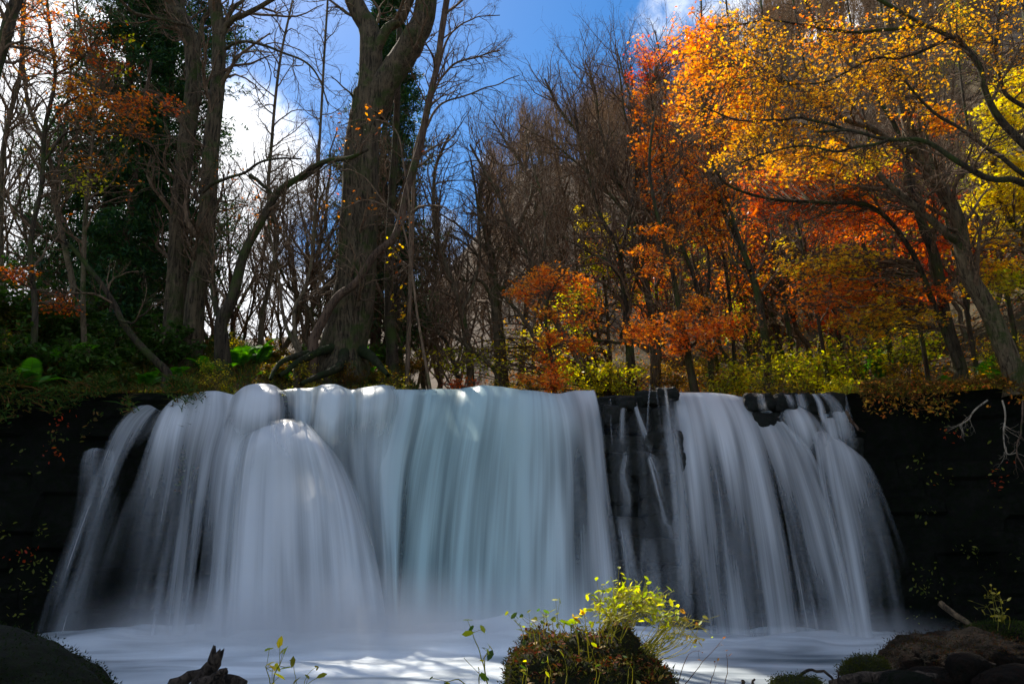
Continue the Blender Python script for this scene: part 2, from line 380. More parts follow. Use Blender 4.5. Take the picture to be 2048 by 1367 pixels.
# ------------------------------------------------------------------ stones
def rock_mesh(name, mat, sx, sy, sz, seed, blocky=0.0, detail=3, rough=.22, freq=1.4):
    n = 6 * 2 ** (detail - 1); u = np.linspace(-1, 1, n + 1)
    mb = MB()
    A, B = np.meshgrid(u, u, indexing='ij'); O = np.ones_like(A)
    for ax in range(3):
        for s in (-1, 1):
            q = [None] * 3; q[ax] = O * s; q[(ax + 1) % 3] = A * (1 if s > 0 else -1); q[(ax + 2) % 3] = B
            v = np.stack(q, -1).reshape(-1, 3)
            sph = unit(v); cub = v / (np.power(np.sum(np.abs(v) ** 7, -1, keepdims=True), 1 / 7))
            w = sph * (1 - blocky) + cub * blocky
            dsp = 1 + rough * fbm(w[:, 0] * freq + seed * 7.1, w[:, 1] * freq, w[:, 2] * freq, 5, seed)
            w = w * dsp[:, None] * np.array([sx, sy, sz])
            mb.add(w, grid_faces(n + 1, n + 1))
    return mb.mesh(name, mat)
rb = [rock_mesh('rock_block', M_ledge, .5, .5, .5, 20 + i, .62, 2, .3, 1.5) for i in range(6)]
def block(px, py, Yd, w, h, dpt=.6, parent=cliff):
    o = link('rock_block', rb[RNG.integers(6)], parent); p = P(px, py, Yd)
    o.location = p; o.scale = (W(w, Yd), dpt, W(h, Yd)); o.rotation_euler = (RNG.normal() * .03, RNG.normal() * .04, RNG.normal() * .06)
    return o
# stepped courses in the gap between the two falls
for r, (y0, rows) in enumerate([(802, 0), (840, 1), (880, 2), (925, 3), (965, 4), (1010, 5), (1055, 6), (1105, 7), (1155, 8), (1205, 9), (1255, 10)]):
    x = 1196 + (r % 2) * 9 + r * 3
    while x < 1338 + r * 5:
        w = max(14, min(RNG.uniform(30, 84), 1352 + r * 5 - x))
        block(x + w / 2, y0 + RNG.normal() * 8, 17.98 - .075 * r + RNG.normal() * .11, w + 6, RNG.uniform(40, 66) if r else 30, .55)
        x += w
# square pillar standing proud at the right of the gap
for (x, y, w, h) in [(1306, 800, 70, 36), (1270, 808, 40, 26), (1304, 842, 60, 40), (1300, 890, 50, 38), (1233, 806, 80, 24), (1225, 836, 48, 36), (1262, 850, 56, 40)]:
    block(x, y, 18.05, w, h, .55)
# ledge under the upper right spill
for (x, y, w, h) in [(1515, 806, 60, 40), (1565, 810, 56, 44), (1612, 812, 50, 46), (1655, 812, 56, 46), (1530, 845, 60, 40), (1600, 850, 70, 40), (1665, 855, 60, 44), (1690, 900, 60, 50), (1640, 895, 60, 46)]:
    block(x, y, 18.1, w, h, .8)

# ------------------------------------------------------------------ falling water
def water_mat(name, base, tint, alpha_gain=1.0, tb=.35):
    m, nt, out = new_mat(name); L = nt.links
    fl = nd(nt, 'ShaderNodeAttribute', attribute_name='flow'); at = nd(nt, 'ShaderNodeAttribute', attribute_name='col')
    sp = nd(nt, 'ShaderNodeSeparateColor'); L.new(at.outputs['Color'], sp.inputs[0])
    def streak(su, sv, det=3, dist=0):
        mpn = nd(nt, 'ShaderNodeMapping', {'Scale': (su, sv, 1)}); L.new(fl.outputs['Vector'], mpn.inputs['Vector'])
        n = nd(nt, 'ShaderNodeTexNoise', {'Scale': 1, 'Detail': det, 'Roughness': .6, 'Distortion': dist}); L.new(mpn.outputs[0], n.inputs['Vector']); return n.outputs['Fac']
    a = streak(1.7, .13, 2); b = streak(6.5, .13, 3); c = streak(34, .25, 2)
    m1 = nd(nt, 'ShaderNodeMath', {1: .72}, operation='MULTIPLY'); L.new(a, m1.inputs[0])
    m2 = nd(nt, 'ShaderNodeMath', {1: .20}, operation='MULTIPLY_ADD'); L.new(b, m2.inputs[0]); L.new(m1.outputs[0], m2.inputs[2])
    m3 = nd(nt, 'ShaderNodeMath', {1: .08}, operation='MULTIPLY_ADD'); L.new(c, m3.inputs[0]); L.new(m2.outputs[0], m3.inputs[2])
    s = m3.outputs[0]                                   # about .5
    sc = nd(nt, 'ShaderNodeMapRange', {'From Min': .36, 'From Max': .64, 'To Min': -.40, 'To Max': .34}); L.new(s, sc.inputs['Value'])
    # alpha = dens + streak * weight, the weight vanishing where dens is 0 or 1
    d1 = nd(nt, 'ShaderNodeMath', {0: 1.15}, operation='SUBTRACT'); L.new(sp.outputs[0], d1.inputs[1])
    d2 = nd(nt, 'ShaderNodeMath', operation='MULTIPLY'); L.new(sp.outputs[0], d2.inputs[0]); L.new(d1.outputs[0], d2.inputs[1])
    d3 = nd(nt, 'ShaderNodeMath', {1: 4.2}, operation='MULTIPLY'); L.new(d2.outputs[0], d3.inputs[0])
    d4 = nd(nt, 'ShaderNodeMath', operation='MULTIPLY'); L.new(d3.outputs[0], d4.inputs[0]); L.new(sc.outputs[0], d4.inputs[1])
    al = nd(nt, 'ShaderNodeMath', operation='ADD', use_clamp=True); L.new(d4.outputs[0], al.inputs[0]); L.new(sp.outputs[0], al.inputs[1])
    al2 = nd(nt, 'ShaderNodeMath', {1: alpha_gain}, operation='MULTIPLY', use_clamp=True); L.new(al.outputs[0], al2.inputs[0])
    col = nd(nt, 'ShaderNodeMix', {6: (*base, 1), 7: (*tint, 1)}, data_type='RGBA'); L.new(sp.outputs[1], col.inputs[0])
    br = nd(nt, 'ShaderNodeMapRange', {'From Min': .35, 'From Max': .62, 'To Min': .8, 'To Max': 1.03}); L.new(s, br.inputs['Value'])
    cm = nd(nt, 'ShaderNodeMix', {0: 1.0}, data_type='RGBA', blend_type='MULTIPLY'); L.new(col.outputs[2], cm.inputs[6]); L.new(br.outputs[0], cm.inputs[7])
    p = nd(nt, 'ShaderNodeBsdfPrincipled', {'Roughness': .34, 'Specular IOR Level': .5}); L.new(cm.outputs[2], p.inputs['Base Color'])
    bp = nd(nt, 'ShaderNodeBump', {'Strength': .35, 'Distance': .06}); L.new(s, bp.inputs['Height']); L.new(bp.outputs[0], p.inputs['Normal'])
    tl = nd(nt, 'ShaderNodeBsdfTranslucent'); L.new(cm.outputs[2], tl.inputs['Color'])
    mt = nd(nt, 'ShaderNodeMixShader', {0: tb}); L.new(p.outputs[0], mt.inputs[1]); L.new(tl.outputs[0], mt.inputs[2])
    tp = nd(nt, 'ShaderNodeBsdfTransparent'); ms = nd(nt, 'ShaderNodeMixShader')
    L.new(al2.outputs[0], ms.inputs[0]); L.new(tp.outputs[0], ms.inputs[1]); L.new(mt.outputs[0], ms.inputs[2]); L.new(ms.outputs[0], out.inputs[0])
    return m
M_fall = water_mat('falling_water', (.78, .79, .80), (.45, .69, .68))
def stream(name, guides, tint=0, nv=60, per=14, amp=.07, back=1.0, seed=0, mat=M_fall, drop=0.0, f0=0, f1=0):
    """guides: list of flow lines across the fall, each a list of (px, py, Y, density)"""
    G = []
    for g in guides:
        row = [np.append(P(a, b, y), d) for (a, b, y, d) in g]
        f = row[0].copy(); f[1] += back; f[2] -= drop; f[3] *= .9
        m = row[0].copy(); m[1] += back * .35; m[2] += .015
        G.append(catmull(np.array([f, m] + row), nv))
    G = np.array(G)                                     # guide, v, 4
    S = catmull(G, per * (len(guides) - 1) + 1)
    nu = len(S)
    mid = S[:, nv // 2, :3]; u = np.concatenate([[0], np.cumsum(np.linalg.norm(np.diff(mid, axis=0), axis=1))])
    v = np.concatenate([[0], np.cumsum(np.linalg.norm(np.diff(S[nu // 2, :, :3], axis=0), axis=1))])
    U, V = np.meshgrid(u, v, indexing='ij')
    w = sstep(V, .5, 2.2)
    S[..., 1] -= amp * w * (fbm(U * 1.6 + seed * 9, V * .10, seed, 3, 40) * 2.2 + .15 * fbm(U * 6, V * .15, 3, 2, 41))
    S[..., 2] += .02 * fbm(U * 1.1, V * 1.5, seed, 2, 44) * (1 - w)
    fr_ = V / V[:, -1:]
    if f0: S[..., 3] *= sstep(fr_, 0, f0)
    if f1: S[..., 3] *= 1 - sstep(fr_, 1 - f1, 1)
    tt = np.array(tint if np.ndim(tint) else [tint] * len(guides), float)
    tu = np.interp(np.linspace(0, len(guides) - 1, nu), np.arange(len(guides)), tt)
    col = np.stack([np.clip(S[..., 3], 0, 1), np.broadcast_to(tu[:, None], U.shape), np.zeros_like(U)], -1)
    mb = MB(); mb.add(S[..., :3], grid_faces(nu, nv), col.reshape(-1, 3))
    me = mb.mesh(name, mat)
    a = me.attributes.new('flow', 'FLOAT_VECTOR', 'POINT'); a.data.foreach_set('vector', np.stack([U + seed * 3.7, V, np.zeros_like(U) + seed], -1).astype(np.float32).ravel())
    o = link(name, me); tag(o, kind='structure'); return o
# main left fan
stream('waterfall', [
    [(262, 816, 17.9, .0), (222, 858, 17.6, .0), (186, 930, 17.3, .0), (112, 1130, 16.7, .0), (62, 1300, 16.3, .0)],
    [(292, 812, 17.9, .35), (252, 846, 17.6, .5), (214, 930, 17.3, .38), (142, 1130, 16.7, .30), (92, 1300, 16.3, .22)],
    [(318, 822, 17.9, .6), (290, 860, 17.6, .65), (246, 950, 17.2, .42), (184, 1130, 16.7, .14), (140, 1305, 16.3, .08)],
    [(345, 800, 18, .85), (318, 850, 17.6, .65), (290, 940, 17.2, .22), (240, 1120, 16.7, .03), (200, 1310, 16.3, .02)],
    [(380, 789, 18, .8), (362, 832, 17.6, .75), (345, 920, 17.1, .30), (315, 1110, 16.6, .16), (280, 1325, 16.2, .25)],
    [(425, 783, 18, .9), (420, 830, 17.6, .85), (400, 920, 17.1, .66), (375, 1110, 16.6, .52), (350, 1330, 16.2, .55)],
    [(460, 790, 18, .9), (462, 838, 17.6, .85), (440, 930, 17.1, .55), (420, 1110, 16.6, .38), (400, 1330, 16.2, .5)],
    [(500, 800, 18, .9), (500, 850, 17.6, .85), (490, 940, 17.1, .75), (475, 1120, 16.6, .7), (465, 1330, 16.2, .7)],
    [(545, 810, 18, .9), (545, 850, 17.6, .9), (545, 950, 17.1, .8), (540, 1120, 16.6, .8), (540, 1330, 16.2, .8)]], [0, 0, 0, 0, 0, 0, 0, .1, .1], seed=1, amp=.10)
stream('waterfall', [
    [(165, 905, 17.6, .0), (158, 930, 17.5, .0), (150, 1000, 17.3, .0), (120, 1150, 17.1, .0)],
    [(190, 897, 17.6, .4), (184, 920, 17.4, .35), (176, 1000, 17.2, .12), (150, 1150, 17, .0)],
    [(230, 905, 17.6, .3), (226, 930, 17.4, .2), (215, 1000, 17.2, .0), (190, 1150, 17, .0)]], 0, seed=2, back=.3, nv=30, amp=.03)
# upper lobes above the lower dome
stream('waterfall', [
    [(458, 797, 18.1, .85), (452, 815, 17.9, .9), (440, 860, 17.7, .7), (430, 900, 17.6, .0)],
    [(488, 773, 18.1, 1), (484, 792, 17.45, 1), (472, 845, 17.2, .95), (460, 930, 17.3, .4)],
    [(520, 767, 18.1, 1), (524, 786, 17.4, 1), (520, 845, 17.1, 1), (518, 900, 17.3, .6)],
    [(548, 771, 18.1, 1), (556, 790, 17.45, 1), (556, 845, 17.2, 1), (556, 900, 17.4, .6)],
    [(556, 780, 18.2, .35), (563, 800, 17.95, .5), (566, 850, 17.75, .6), (568, 900, 17.6, .4)],
    [(590, 777, 18.2, .8), (590, 798, 17.95, .85), (590, 850, 17.7, .8), (590, 900, 17.6, .5)],
    [(620, 777, 18.2, .5), (620, 798, 17.95, .7), (614, 850, 17.75, .8), (612, 900, 17.6, .6)],
    [(645, 770, 18.1, 1), (640, 790, 17.45, 1), (632, 850, 17.2, .9), (628, 920, 17.4, .6)],
    [(672, 769, 18.1, 1), (676, 790, 17.4, 1), (672, 850, 17.1, .95), (668, 950, 17.3, .8)],
    [(700, 779, 18.15, .8), (706, 800, 17.85, .9), (704, 860, 17.6, .9), (700, 980, 17.4, .9)],
    [(728, 775, 18.1, .95), (728, 795, 17.45, 1), (724, 860, 17.2, .95), (722, 1000, 17.3, .9)],
    [(765, 770, 18.1, .95), (770, 790, 17.45, 1), (762, 860, 17.2, .9), (752, 1000, 17.3, .9)],
    [(792, 774, 18.2, .0), (800, 800, 17.9, .1), (790, 860, 17.6, .2), (778, 1000, 17.4, .2)],
    ], [0, 0, 0, 0, .1, .15, .2, .15, .2, .3, .2, .3, .4], nv=44, seed=3, amp=.04, f1=.4)
# lower dome in front
stream('waterfall', [
    [(486, 880, 17.4, .0), (458, 915, 16.9, .0), (440, 990, 16.5, .05), (420, 1140, 16.0, .1), (402, 1340, 15.6, .1)],
    [(500, 862, 17.4, .4), (482, 895, 16.9, .45), (466, 980, 16.5, .5), (450, 1140, 16.0, .4), (436, 1340, 15.6, .4)],
    [(530, 846, 17.4, .95), (518, 880, 16.45, 1), (508, 975, 16.3, .92), (500, 1140, 15.8, .88), (492, 1340, 15.4, .8)],
    [(565, 840, 17.4, 1), (564, 878, 16.45, 1), (564, 975, 16.2, .95), (566, 1140, 15.7, .9), (570, 1345, 15.3, .85)],
    [(595, 842, 17.4, 1), (606, 880, 16.45, .95), (622, 975, 16.2, .85), (632, 1140, 15.7, .72), (640, 1345, 15.3, .75)],
    [(615, 848, 17.4, 1), (636, 888, 16.45, .95), (662, 985, 16.2, .75), (678, 1145, 15.7, .62), (690, 1345, 15.3, .75)],
    [(628, 858, 17.4, .9), (664, 905, 16.9, .75), (700, 1000, 16.3, .8), (728, 1150, 15.8, .75), (748, 1340, 15.4, .8)],
    [(636, 870, 17.4, .0), (684, 922, 17.0, .2), (726, 1010, 16.5, .3), (760, 1155, 16.0, .4), (785, 1330, 15.6, .5)]], [0, 0, 0, 0, .05, .05, .05, .2], seed=4, amp=.12, back=.5, f0=.2)
stream('waterfall', [
    [(498, 884, 17.0, .0), (492, 905, 16.7, .0), (486, 960, 16.5, .0)], [(520, 862, 17.0, .35), (512, 880, 16.65, .3), (506, 940, 16.4, .0)],
    [(545, 846, 17.0, .7), (542, 864, 16.6, .5), (540, 930, 16.3, .0)], [(562, 850, 17.0, .4), (562, 868, 16.6, .35), (562, 920, 16.3, .0)],
    [(584, 843, 17.0, .7), (590, 864, 16.6, .5), (596, 930, 16.3, .0)], [(606, 858, 17.0, .3), (618, 880, 16.65, .25), (632, 940, 16.4, .0)],
    [(626, 880, 17.0, .0), (642, 900, 16.7, .0), (658, 960, 16.5, .0)]], 0, seed=9, nv=30, amp=.03, back=.4, f0=.35)
# the wide turquoise curtain
stream('waterfall', [
    [(600, 806, 18.3, .8), (600, 850, 18.0, .8), (604, 960, 17.9, .8), (620, 1130, 17.7, .8), (640, 1340, 17.6, .8)],
    [(645, 803, 18.25, .9), (645, 850, 17.95, .9), (652, 960, 17.8, .9), (675, 1130, 17.6, .95), (692, 1340, 17.5, .95)],
    [(690, 800, 18.2, .9), (690, 850, 17.9, .9), (700, 960, 17.7, .95), (730, 1130, 17.4, 1), (745, 1340, 17.2, 1)],
    [(760, 784, 18.2, .95), (752, 830, 17.8, .95), (750, 950, 17.4, .95), (762, 1130, 16.9, .95), (770, 1340, 16.5, .95)],
    [(810, 779, 18.15, .9), (802, 825, 17.7, .85), (780, 950, 17.2, .9), (786, 1130, 16.7, .9), (796, 1340, 16.3, .95)],
    [(860, 781, 18.1, .8), (850, 830, 17.38, .9), (825, 950, 17.1, .72), (806, 1130, 16.6, .78), (800, 1340, 16.2, .95)],
    [(910, 778, 18.1, .85), (900, 830, 17.38, .95), (880, 950, 17.1, .82), (862, 1130, 16.6, .72), (858, 1340, 16.2, .95)],
    [(970, 773, 18.1, .9), (965, 828, 17.38, .95), (945, 950, 17.1, .88), (930, 1130, 16.6, .86), (925, 1340, 16.2, .95)],
    [(1030, 777, 18.1, .9), (1028, 830, 17.38, 1), (1020, 950, 17.1, .92), (1010, 1130, 16.6, .9), (1005, 1340, 16.2, .95)],
    [(1085, 784, 18.1, .95), (1092, 832, 17.38, .95), (1095, 950, 17.1, .85), (1092, 1130, 16.6, .85), (1090, 1340, 16.2, .95)],
    [(1118, 790, 18.1, 1), (1134, 840, 17.38, 1), (1146, 950, 17.1, .62), (1152, 1130, 16.6, .6), (1158, 1330, 16.2, .8)],
    [(1150, 783, 18.1, 1), (1166, 840, 17.38, .95), (1178, 950, 17.1, .85), (1192, 1130, 16.6, .85), (1204, 1325, 16.2, .9)],
    [(1182, 782, 18.1, 1), (1196, 850, 17.6, .8), (1208, 960, 17.1, .75), (1228, 1130, 16.6, .7), (1240, 1320, 16.2, .7)],
    [(1192, 783, 18.1, .4), (1212, 860, 17.7, .1), (1226, 970, 17.3, .0), (1248, 1130, 16.9, .0), (1268, 1315, 16.6, .0)]],
    [.05, .1, .15, .25, .5, .75, .8, .75, .7, .5, .25, .1, .05, .0], seed=5, amp=.11, back=2.5)
# a thin veil over the wet steps of the gap
stream('waterfall', [[(1196, 800, 17.6, .0), (1206, 900, 17.3, .0), (1218, 1050, 17.0, .0), (1236, 1310, 16.6, .0)], [(1225, 830, 17.6, .04), (1230, 900, 17.3, .04), (1240, 1050, 17.0, .07), (1262, 1310, 16.6, .2)],
    [(1275, 830, 17.6, .05), (1280, 900, 17.3, .05), (1290, 1050, 17.0, .08), (1312, 1310, 16.6, .2)], [(1320, 830, 17.6, .05), (1325, 900, 17.3, .07), (1340, 1050, 17.0, .08), (1362, 1310, 16.6, .18)], [(1345, 830, 17.6, .0), (1352, 900, 17.3, .06), (1368, 1050, 17.0, .08), (1390, 1310, 16.6, .16)],
    [(1360, 830, 17.6, .0), (1372, 900, 17.3, .0), (1390, 1050, 17.0, .0), (1420, 1310, 16.6, .0)]], 0, seed=61, amp=.04, back=.2, f0=.1)
# trickles in the gap
def trickle(pts, w, d, seed, back=.25):
    g0 = [(x - w * (1 + .3 * i / len(pts)), y, Yv, 0) for i, (x, y, Yv) in enumerate(pts)]
    g1 = [(x, y, Yv - .05, d * (1 - .25 * i / len(pts))) for i, (x, y, Yv) in enumerate(pts)]
    g2 = [(x + w * (1 + .3 * i / len(pts)), y, Yv, 0) for i, (x, y, Yv) in enumerate(pts)]
    stream('waterfall', [g0, g1, g2], 0, nv=30, per=6, amp=.02, back=back, seed=seed, f0=.25, f1=.3)
for i, t in enumerate([
    ([(1262, 796, 17.75), (1268, 830, 17.5), (1278, 870, 17.45), (1290, 905, 17.4)], 14, .75), ([(1306, 772, 17.6), (1307, 800, 17.3), (1308, 850, 17.25), (1310, 900, 17.25)], 7, .5),
    ([(1225, 905, 17.5), (1290, 908, 17.35), (1310, 935, 17.25), (1318, 975, 17.2)], 16, .45), ([(1300, 915, 17.4), (1312, 950, 17.2), (1322, 990, 17.1), (1335, 1020, 17.0)], 10, .65),
    ([(1255, 910, 17.4), (1250, 950, 17.3), (1262, 1000, 17.2), (1262, 1040, 17.1)], 12, .3), ([(1320, 1000, 17.2), (1330, 1040, 16.95), (1342, 1050, 16.9), (1352, 1100, 16.8)], 12, .55),
    ([(1222, 800, 17.7), (1223, 840, 17.45), (1226, 880, 17.4), (1226, 905, 17.4)], 6, .25), ([(1330, 780, 17.6), (1334, 830, 17.3), (1338, 880, 17.25), (1345, 980, 17.2)], 6, .35),
    ([(1240, 1040, 17.2), (1250, 1120, 16.95), (1255, 1200, 16.85), (1262, 1300, 16.8)], 22, .28), ([(1300, 1080, 17.2), (1306, 1150, 16.9), (1312, 1220, 16.8), (1318, 1300, 16.7)], 30, .25),
    ([(1340, 800, 17.6), (1350, 860, 17.3), (1372, 1000, 17.1), (1395, 1290, 16.7)], 26, .3)]):
    for m_ in range(3):                                 # each trickle is a few frayed threads
        dx = RNG.normal() * t[1] * .55
        trickle([(x + dx * (.6 + .5 * j), y + RNG.normal() * 3, Yv) for j, (x, y, Yv) in enumerate(t[0])], t[1] * RNG.uniform(.25, .6), t[2] * RNG.uniform(.45, .85), seed=20 + i * 3 + m_)
# right hand fall
stream('waterfall', [
    [(1346, 786, 18.1, .3), (1352, 850, 17.7, .2), (1362, 960, 17.3, .1), (1378, 1130, 16.9, .1), (1395, 1290, 16.7, .1)],
    [(1358, 788, 18.1, .95), (1374, 850, 17.6, .9), (1388, 960, 17.1, .7), (1405, 1130, 16.6, .5), (1425, 1295, 16.3, .45)],
    [(1390, 788, 18.1, 1), (1408, 845, 17.6, 1), (1428, 955, 17.1, .75), (1450, 1130, 16.6, .6), (1472, 1295, 16.3, .6)],
    [(1430, 789, 18.1, 1), (1455, 848, 17.6, .9), (1478, 960, 17.1, .5), (1500, 1130, 16.6, .34), (1520, 1295, 16.3, .35)],
    [(1465, 792, 18.1, 1), (1494, 850, 17.6, .95), (1525, 960, 17.1, .8), (1555, 1130, 16.6, .8), (1580, 1295, 16.3, .78)],
    [(1495, 797, 18.1, .9), (1532, 858, 17.6, .85), (1566, 960, 17.1, .55), (1602, 1130, 16.6, .42), (1630, 1295, 16.3, .4)],
    [(1520, 808, 18.0, .85), (1566, 868, 17.6, .85), (1604, 965, 17.1, .85), (1650, 1130, 16.6, .85), (1684, 1295, 16.3, .8)],
    [(1545, 824, 17.9, .7), (1596, 880, 17.5, .6), (1634, 970, 17.1, .4), (1682, 1135, 16.7, .3), (1715, 1295, 16.3, .3)],
    [(1560, 842, 17.9, .4), (1616, 890, 17.5, .4), (1652, 975, 17.2, .25), (1696, 1135, 16.8, .2), (1735, 1295, 16.5, .2)]], 0, seed=6, amp=.09)
stream('waterfall', [
    [(1552, 826, 17.9, .1), (1560, 840, 17.7, .2), (1572, 870, 17.6, .2), (1590, 920, 17.4, .0)],
    [(1572, 812, 17.9, .8), (1580, 830, 17.6, .6), (1592, 870, 17.4, .5), (1606, 930, 17.3, .5)],
    [(1598, 810, 17.9, .9), (1616, 834, 17.5, .85), (1634, 878, 17.3, .6), (1648, 940, 17.2, .5)],
    [(1625, 826, 17.9, .2), (1645, 850, 17.5, .5), (1662, 890, 17.3, .6), (1672, 950, 17.2, .3)],
    [(1640, 850, 17.9, .0), (1660, 866, 17.6, .1), (1676, 896, 17.4, .1), (1690, 950, 17.2, .0)]], 0, seed=7, nv=36, amp=.03, back=.4, f0=.12, f1=.4)
stream('waterfall', [
    [(1618, 872, 17.6, .2), (1628, 890, 17.4, .3), (1640, 980, 17.1, .2), (1668, 1130, 16.8, .15), (1690, 1295, 16.5, .15)],
    [(1640, 864, 17.6, .7), (1656, 886, 17.3, .75), (1674, 980, 16.9, .7), (1704, 1130, 16.5, .6), (1732, 1295, 16.2, .55)],
    [(1664, 870, 17.6, .7), (1682, 896, 17.3, .7), (1706, 990, 16.9, .4), (1738, 1130, 16.5, .2), (1762, 1295, 16.2, .2)],
    [(1690, 886, 17.6, .7), (1716, 912, 17.3, .6), (1746, 995, 16.9, .34), (1785, 1140, 16.5, .16), (1815, 1295, 16.2, .12)],
    [(1704, 898, 17.6, .2), (1740, 928, 17.3, .2), (1778, 1010, 17, .1), (1826, 1150, 16.6, .0), (1862, 1295, 16.3, .0)]], 0, seed=8, amp=.06, back=.3)
for i, t in enumerate([
    ([(1668, 790, 18.0), (1676, 830, 17.75), (1682, 860, 17.7), (1690, 900, 17.6)], 26, .7), ([(1655, 820, 18.0), (1662, 850, 17.6), (1668, 880, 17.5), (1672, 905, 17.5)], 20, .5),
    ([(1520, 788, 17.7), (1523, 800, 17.5), (1526, 815, 17.5), (1530, 826, 17.45)], 9, .4), ([(1576, 790, 17.7), (1581, 800, 17.5), (1585, 810, 17.45), (1588, 820, 17.4)], 9, .5),
    ([(1600, 788, 17.7), (1604, 800, 17.5), (1607, 812, 17.45), (1610, 830, 17.4)], 12, .45), ([(1630, 788, 17.7), (1640, 806, 17.5), (1646, 830, 17.4), (1655, 860, 17.3)], 8, .5),
    ([(1650, 787, 17.7), (1668, 806, 17.5), (1678, 830, 17.4), (1684, 850, 17.3)], 14, .5), ([(1694, 830, 17.9), (1702, 870, 17.6), (1706, 900, 17.6), (1712, 940, 17.5)], 8, .3)]):
    trickle(*t, seed=40 + i)
# water arriving above the lip
M_river = ground_mat('river_water', [(.10, .15, .14), (.18, .26, .25), (.07, .10, .09)], .8, bump=.4, rough=.12, spec=.6, bscale=2.5)
mb = MB(); X, Yr = np.meshgrid(np.linspace(-6.6, 1.9, 30), np.linspace(18.15, 23, 14), indexing='ij')
Zr = 5.2 + .03 * fbm(X, Yr, 0, 3, 3) + 0 * X
mb.add(np.stack([X, Yr, Zr], -1), grid_faces(30, 14))
X, Yr = np.meshgrid(np.linspace(3.5, 7.5, 20), np.linspace(18.15, 22, 10), indexing='ij'); mb.add(np.stack([X, Yr, 5.17 + .03 * fbm(X, Yr, 0, 3, 3)], -1), grid_faces(20, 10))
tag(link('river', mb.mesh('river', M_river)), kind='structure')

# plunge pool
def pool_mat():
    m, nt, out = new_mat('plunge_pool_foam'); L = nt.links
    g = nd(nt, 'ShaderNodeNewGeometry')
    mpn = nd(nt, 'ShaderNodeMapping', {'Scale': (.35, 1.1, 1)}); L.new(g.outputs['Position'], mpn.inputs['Vector'])
    n = nd(nt, 'ShaderNodeTexNoise', {'Scale': 1.0, 'Detail': 4, 'Roughness': .5, 'Distortion': .8}); L.new(mpn.outputs[0], n.inputs['Vector'])
    at = nd(nt, 'ShaderNodeAttribute', attribute_name='col'); sp = nd(nt, 'ShaderNodeSeparateColor'); L.new(at.outputs['Color'], sp.inputs[0])
    mr = nd(nt, 'ShaderNodeMapRange', {'From Min': .3, 'From Max': .7, 'To Min': -.35, 'To Max': .35}); L.new(n.outputs['Fac'], mr.inputs['Value'])
    ad = nd(nt, 'ShaderNodeMath', operation='ADD', use_clamp=True); L.new(mr.outputs[0], ad.inputs[0]); L.new(sp.outputs[0], ad.inputs[1])
    c = nd(nt, 'ShaderNodeMix', {6: (.06, .09, .11, 1), 7: (.78, .84, .88, 1)}, data_type='RGBA'); L.new(ad.outputs[0], c.inputs[0])
    p = nd(nt, 'ShaderNodeBsdfPrincipled', {'Roughness': .35, 'Specular IOR Level': .4}); L.new(c.outputs[2], p.inputs['Base Color'])
    L.new(p.outputs[0], out.inputs[0]); return m
mb = MB(); X, Yp = np.meshgrid(np.linspace(-22, 22, 200), np.linspace(4.5, 18.2, 110), indexing='ij')
foam = np.exp(-((X + 1.2) / 5.2) ** 2) * sstep(Yp, 9, 14.5)
frn = sstep(Yp, 13.6, 15.8) * sstep(-np.abs(X + .7), -9.8, -8.0)
Zp = .04 * fbm(X * .5, Yp * 1.2, 0, 4, 6) + .10 * foam * (1 + .9 * fbm(X * .6, Yp * .9, 0, 3, 7)) + .26 * frn * (1 + .7 * fbm(X * 1.3, Yp * 1.1, 1, 4, 12)) * (.5 + .7 * np.exp(-((X + 1.5) / 5) ** 2))
den = .38 + .45 * foam + .25 * frn - .5 * sstep(X, 8.5, 11) - .12 * sstep(X, 2, 5) - .35 * sstep(-X, 7.2, 9.5) * sstep(Yp, 10, 16)
mb.add(np.stack([X, Yp, Zp], -1), grid_faces(200, 110), np.stack([den, den, den], -1).reshape(-1, 3))
tag(link('plunge_pool', mb.mesh('plunge_pool', pool_mat())), kind='structure')

# ------------------------------------------------------------------ trees
def hero_pts(pts, Y0, Y1, n=None, wob=.02, base_drop=0):
    k = len(pts); Ys = np.linspace(Y0, Y1, k)
    w = np.array([P(a, b, y) for (a, b), y in zip(pts, Ys)])
    n = n or max(8, k * 5)
    q = catmull(w, n)
    s = np.linspace(0, 9, n); sd_ = RNG.integers(999)
    q += wob * np.stack([noise3(s, sd_, 0), noise3(s, sd_, 7), noise3(s, sd_, 3)], -1) * np.minimum(s, 1)[:, None]
    return q
def twig_levels(mbt, limbs, dens=1.0, levels=3, ang=.75, up=.12, l1=(2.2, .9), nside=(5, 4, 3), tw=1.0, t0=.25, flat=0.0):
    """limbs: list of (pts (K,3), rad (K,)); grows side branches, boughs and twigs; returns the skeleton"""
    sk = []
    for (p, r) in limbs:
        L = np.linalg.norm(np.diff(p, axis=0), axis=1).sum()
        n1 = max(2, int(L * 2.4 * dens * tw))
        q, rr = sprout(p[None], r[None], n1, t0, .98, ang, 1, K=8, wob=.22, up=up, Lfix=l1[0], rr=.55, tip=.3, flat=flat)
        sk.append((q, rr))
    q = np.concatenate([a for a, _ in sk]); rr = np.concatenate([b for _, b in sk])
    v, f = tubes(q, rr, nside[0]); mbt.add(v, f); out = [(q, rr)]
    ns = [6, 5, 4]
    for l in range(1, levels):
        q, rr = sprout(q, rr, ns[l - 1], .15, .97, .7, .52, K=6 if l == 1 else 4, wob=.24, up=up * .8, rr=.6, tip=.35, flat=flat)
        v, f = tubes(q, rr, 4 if l == 1 else 3); mbt.add(v, f); out.append((q, rr))
    return out
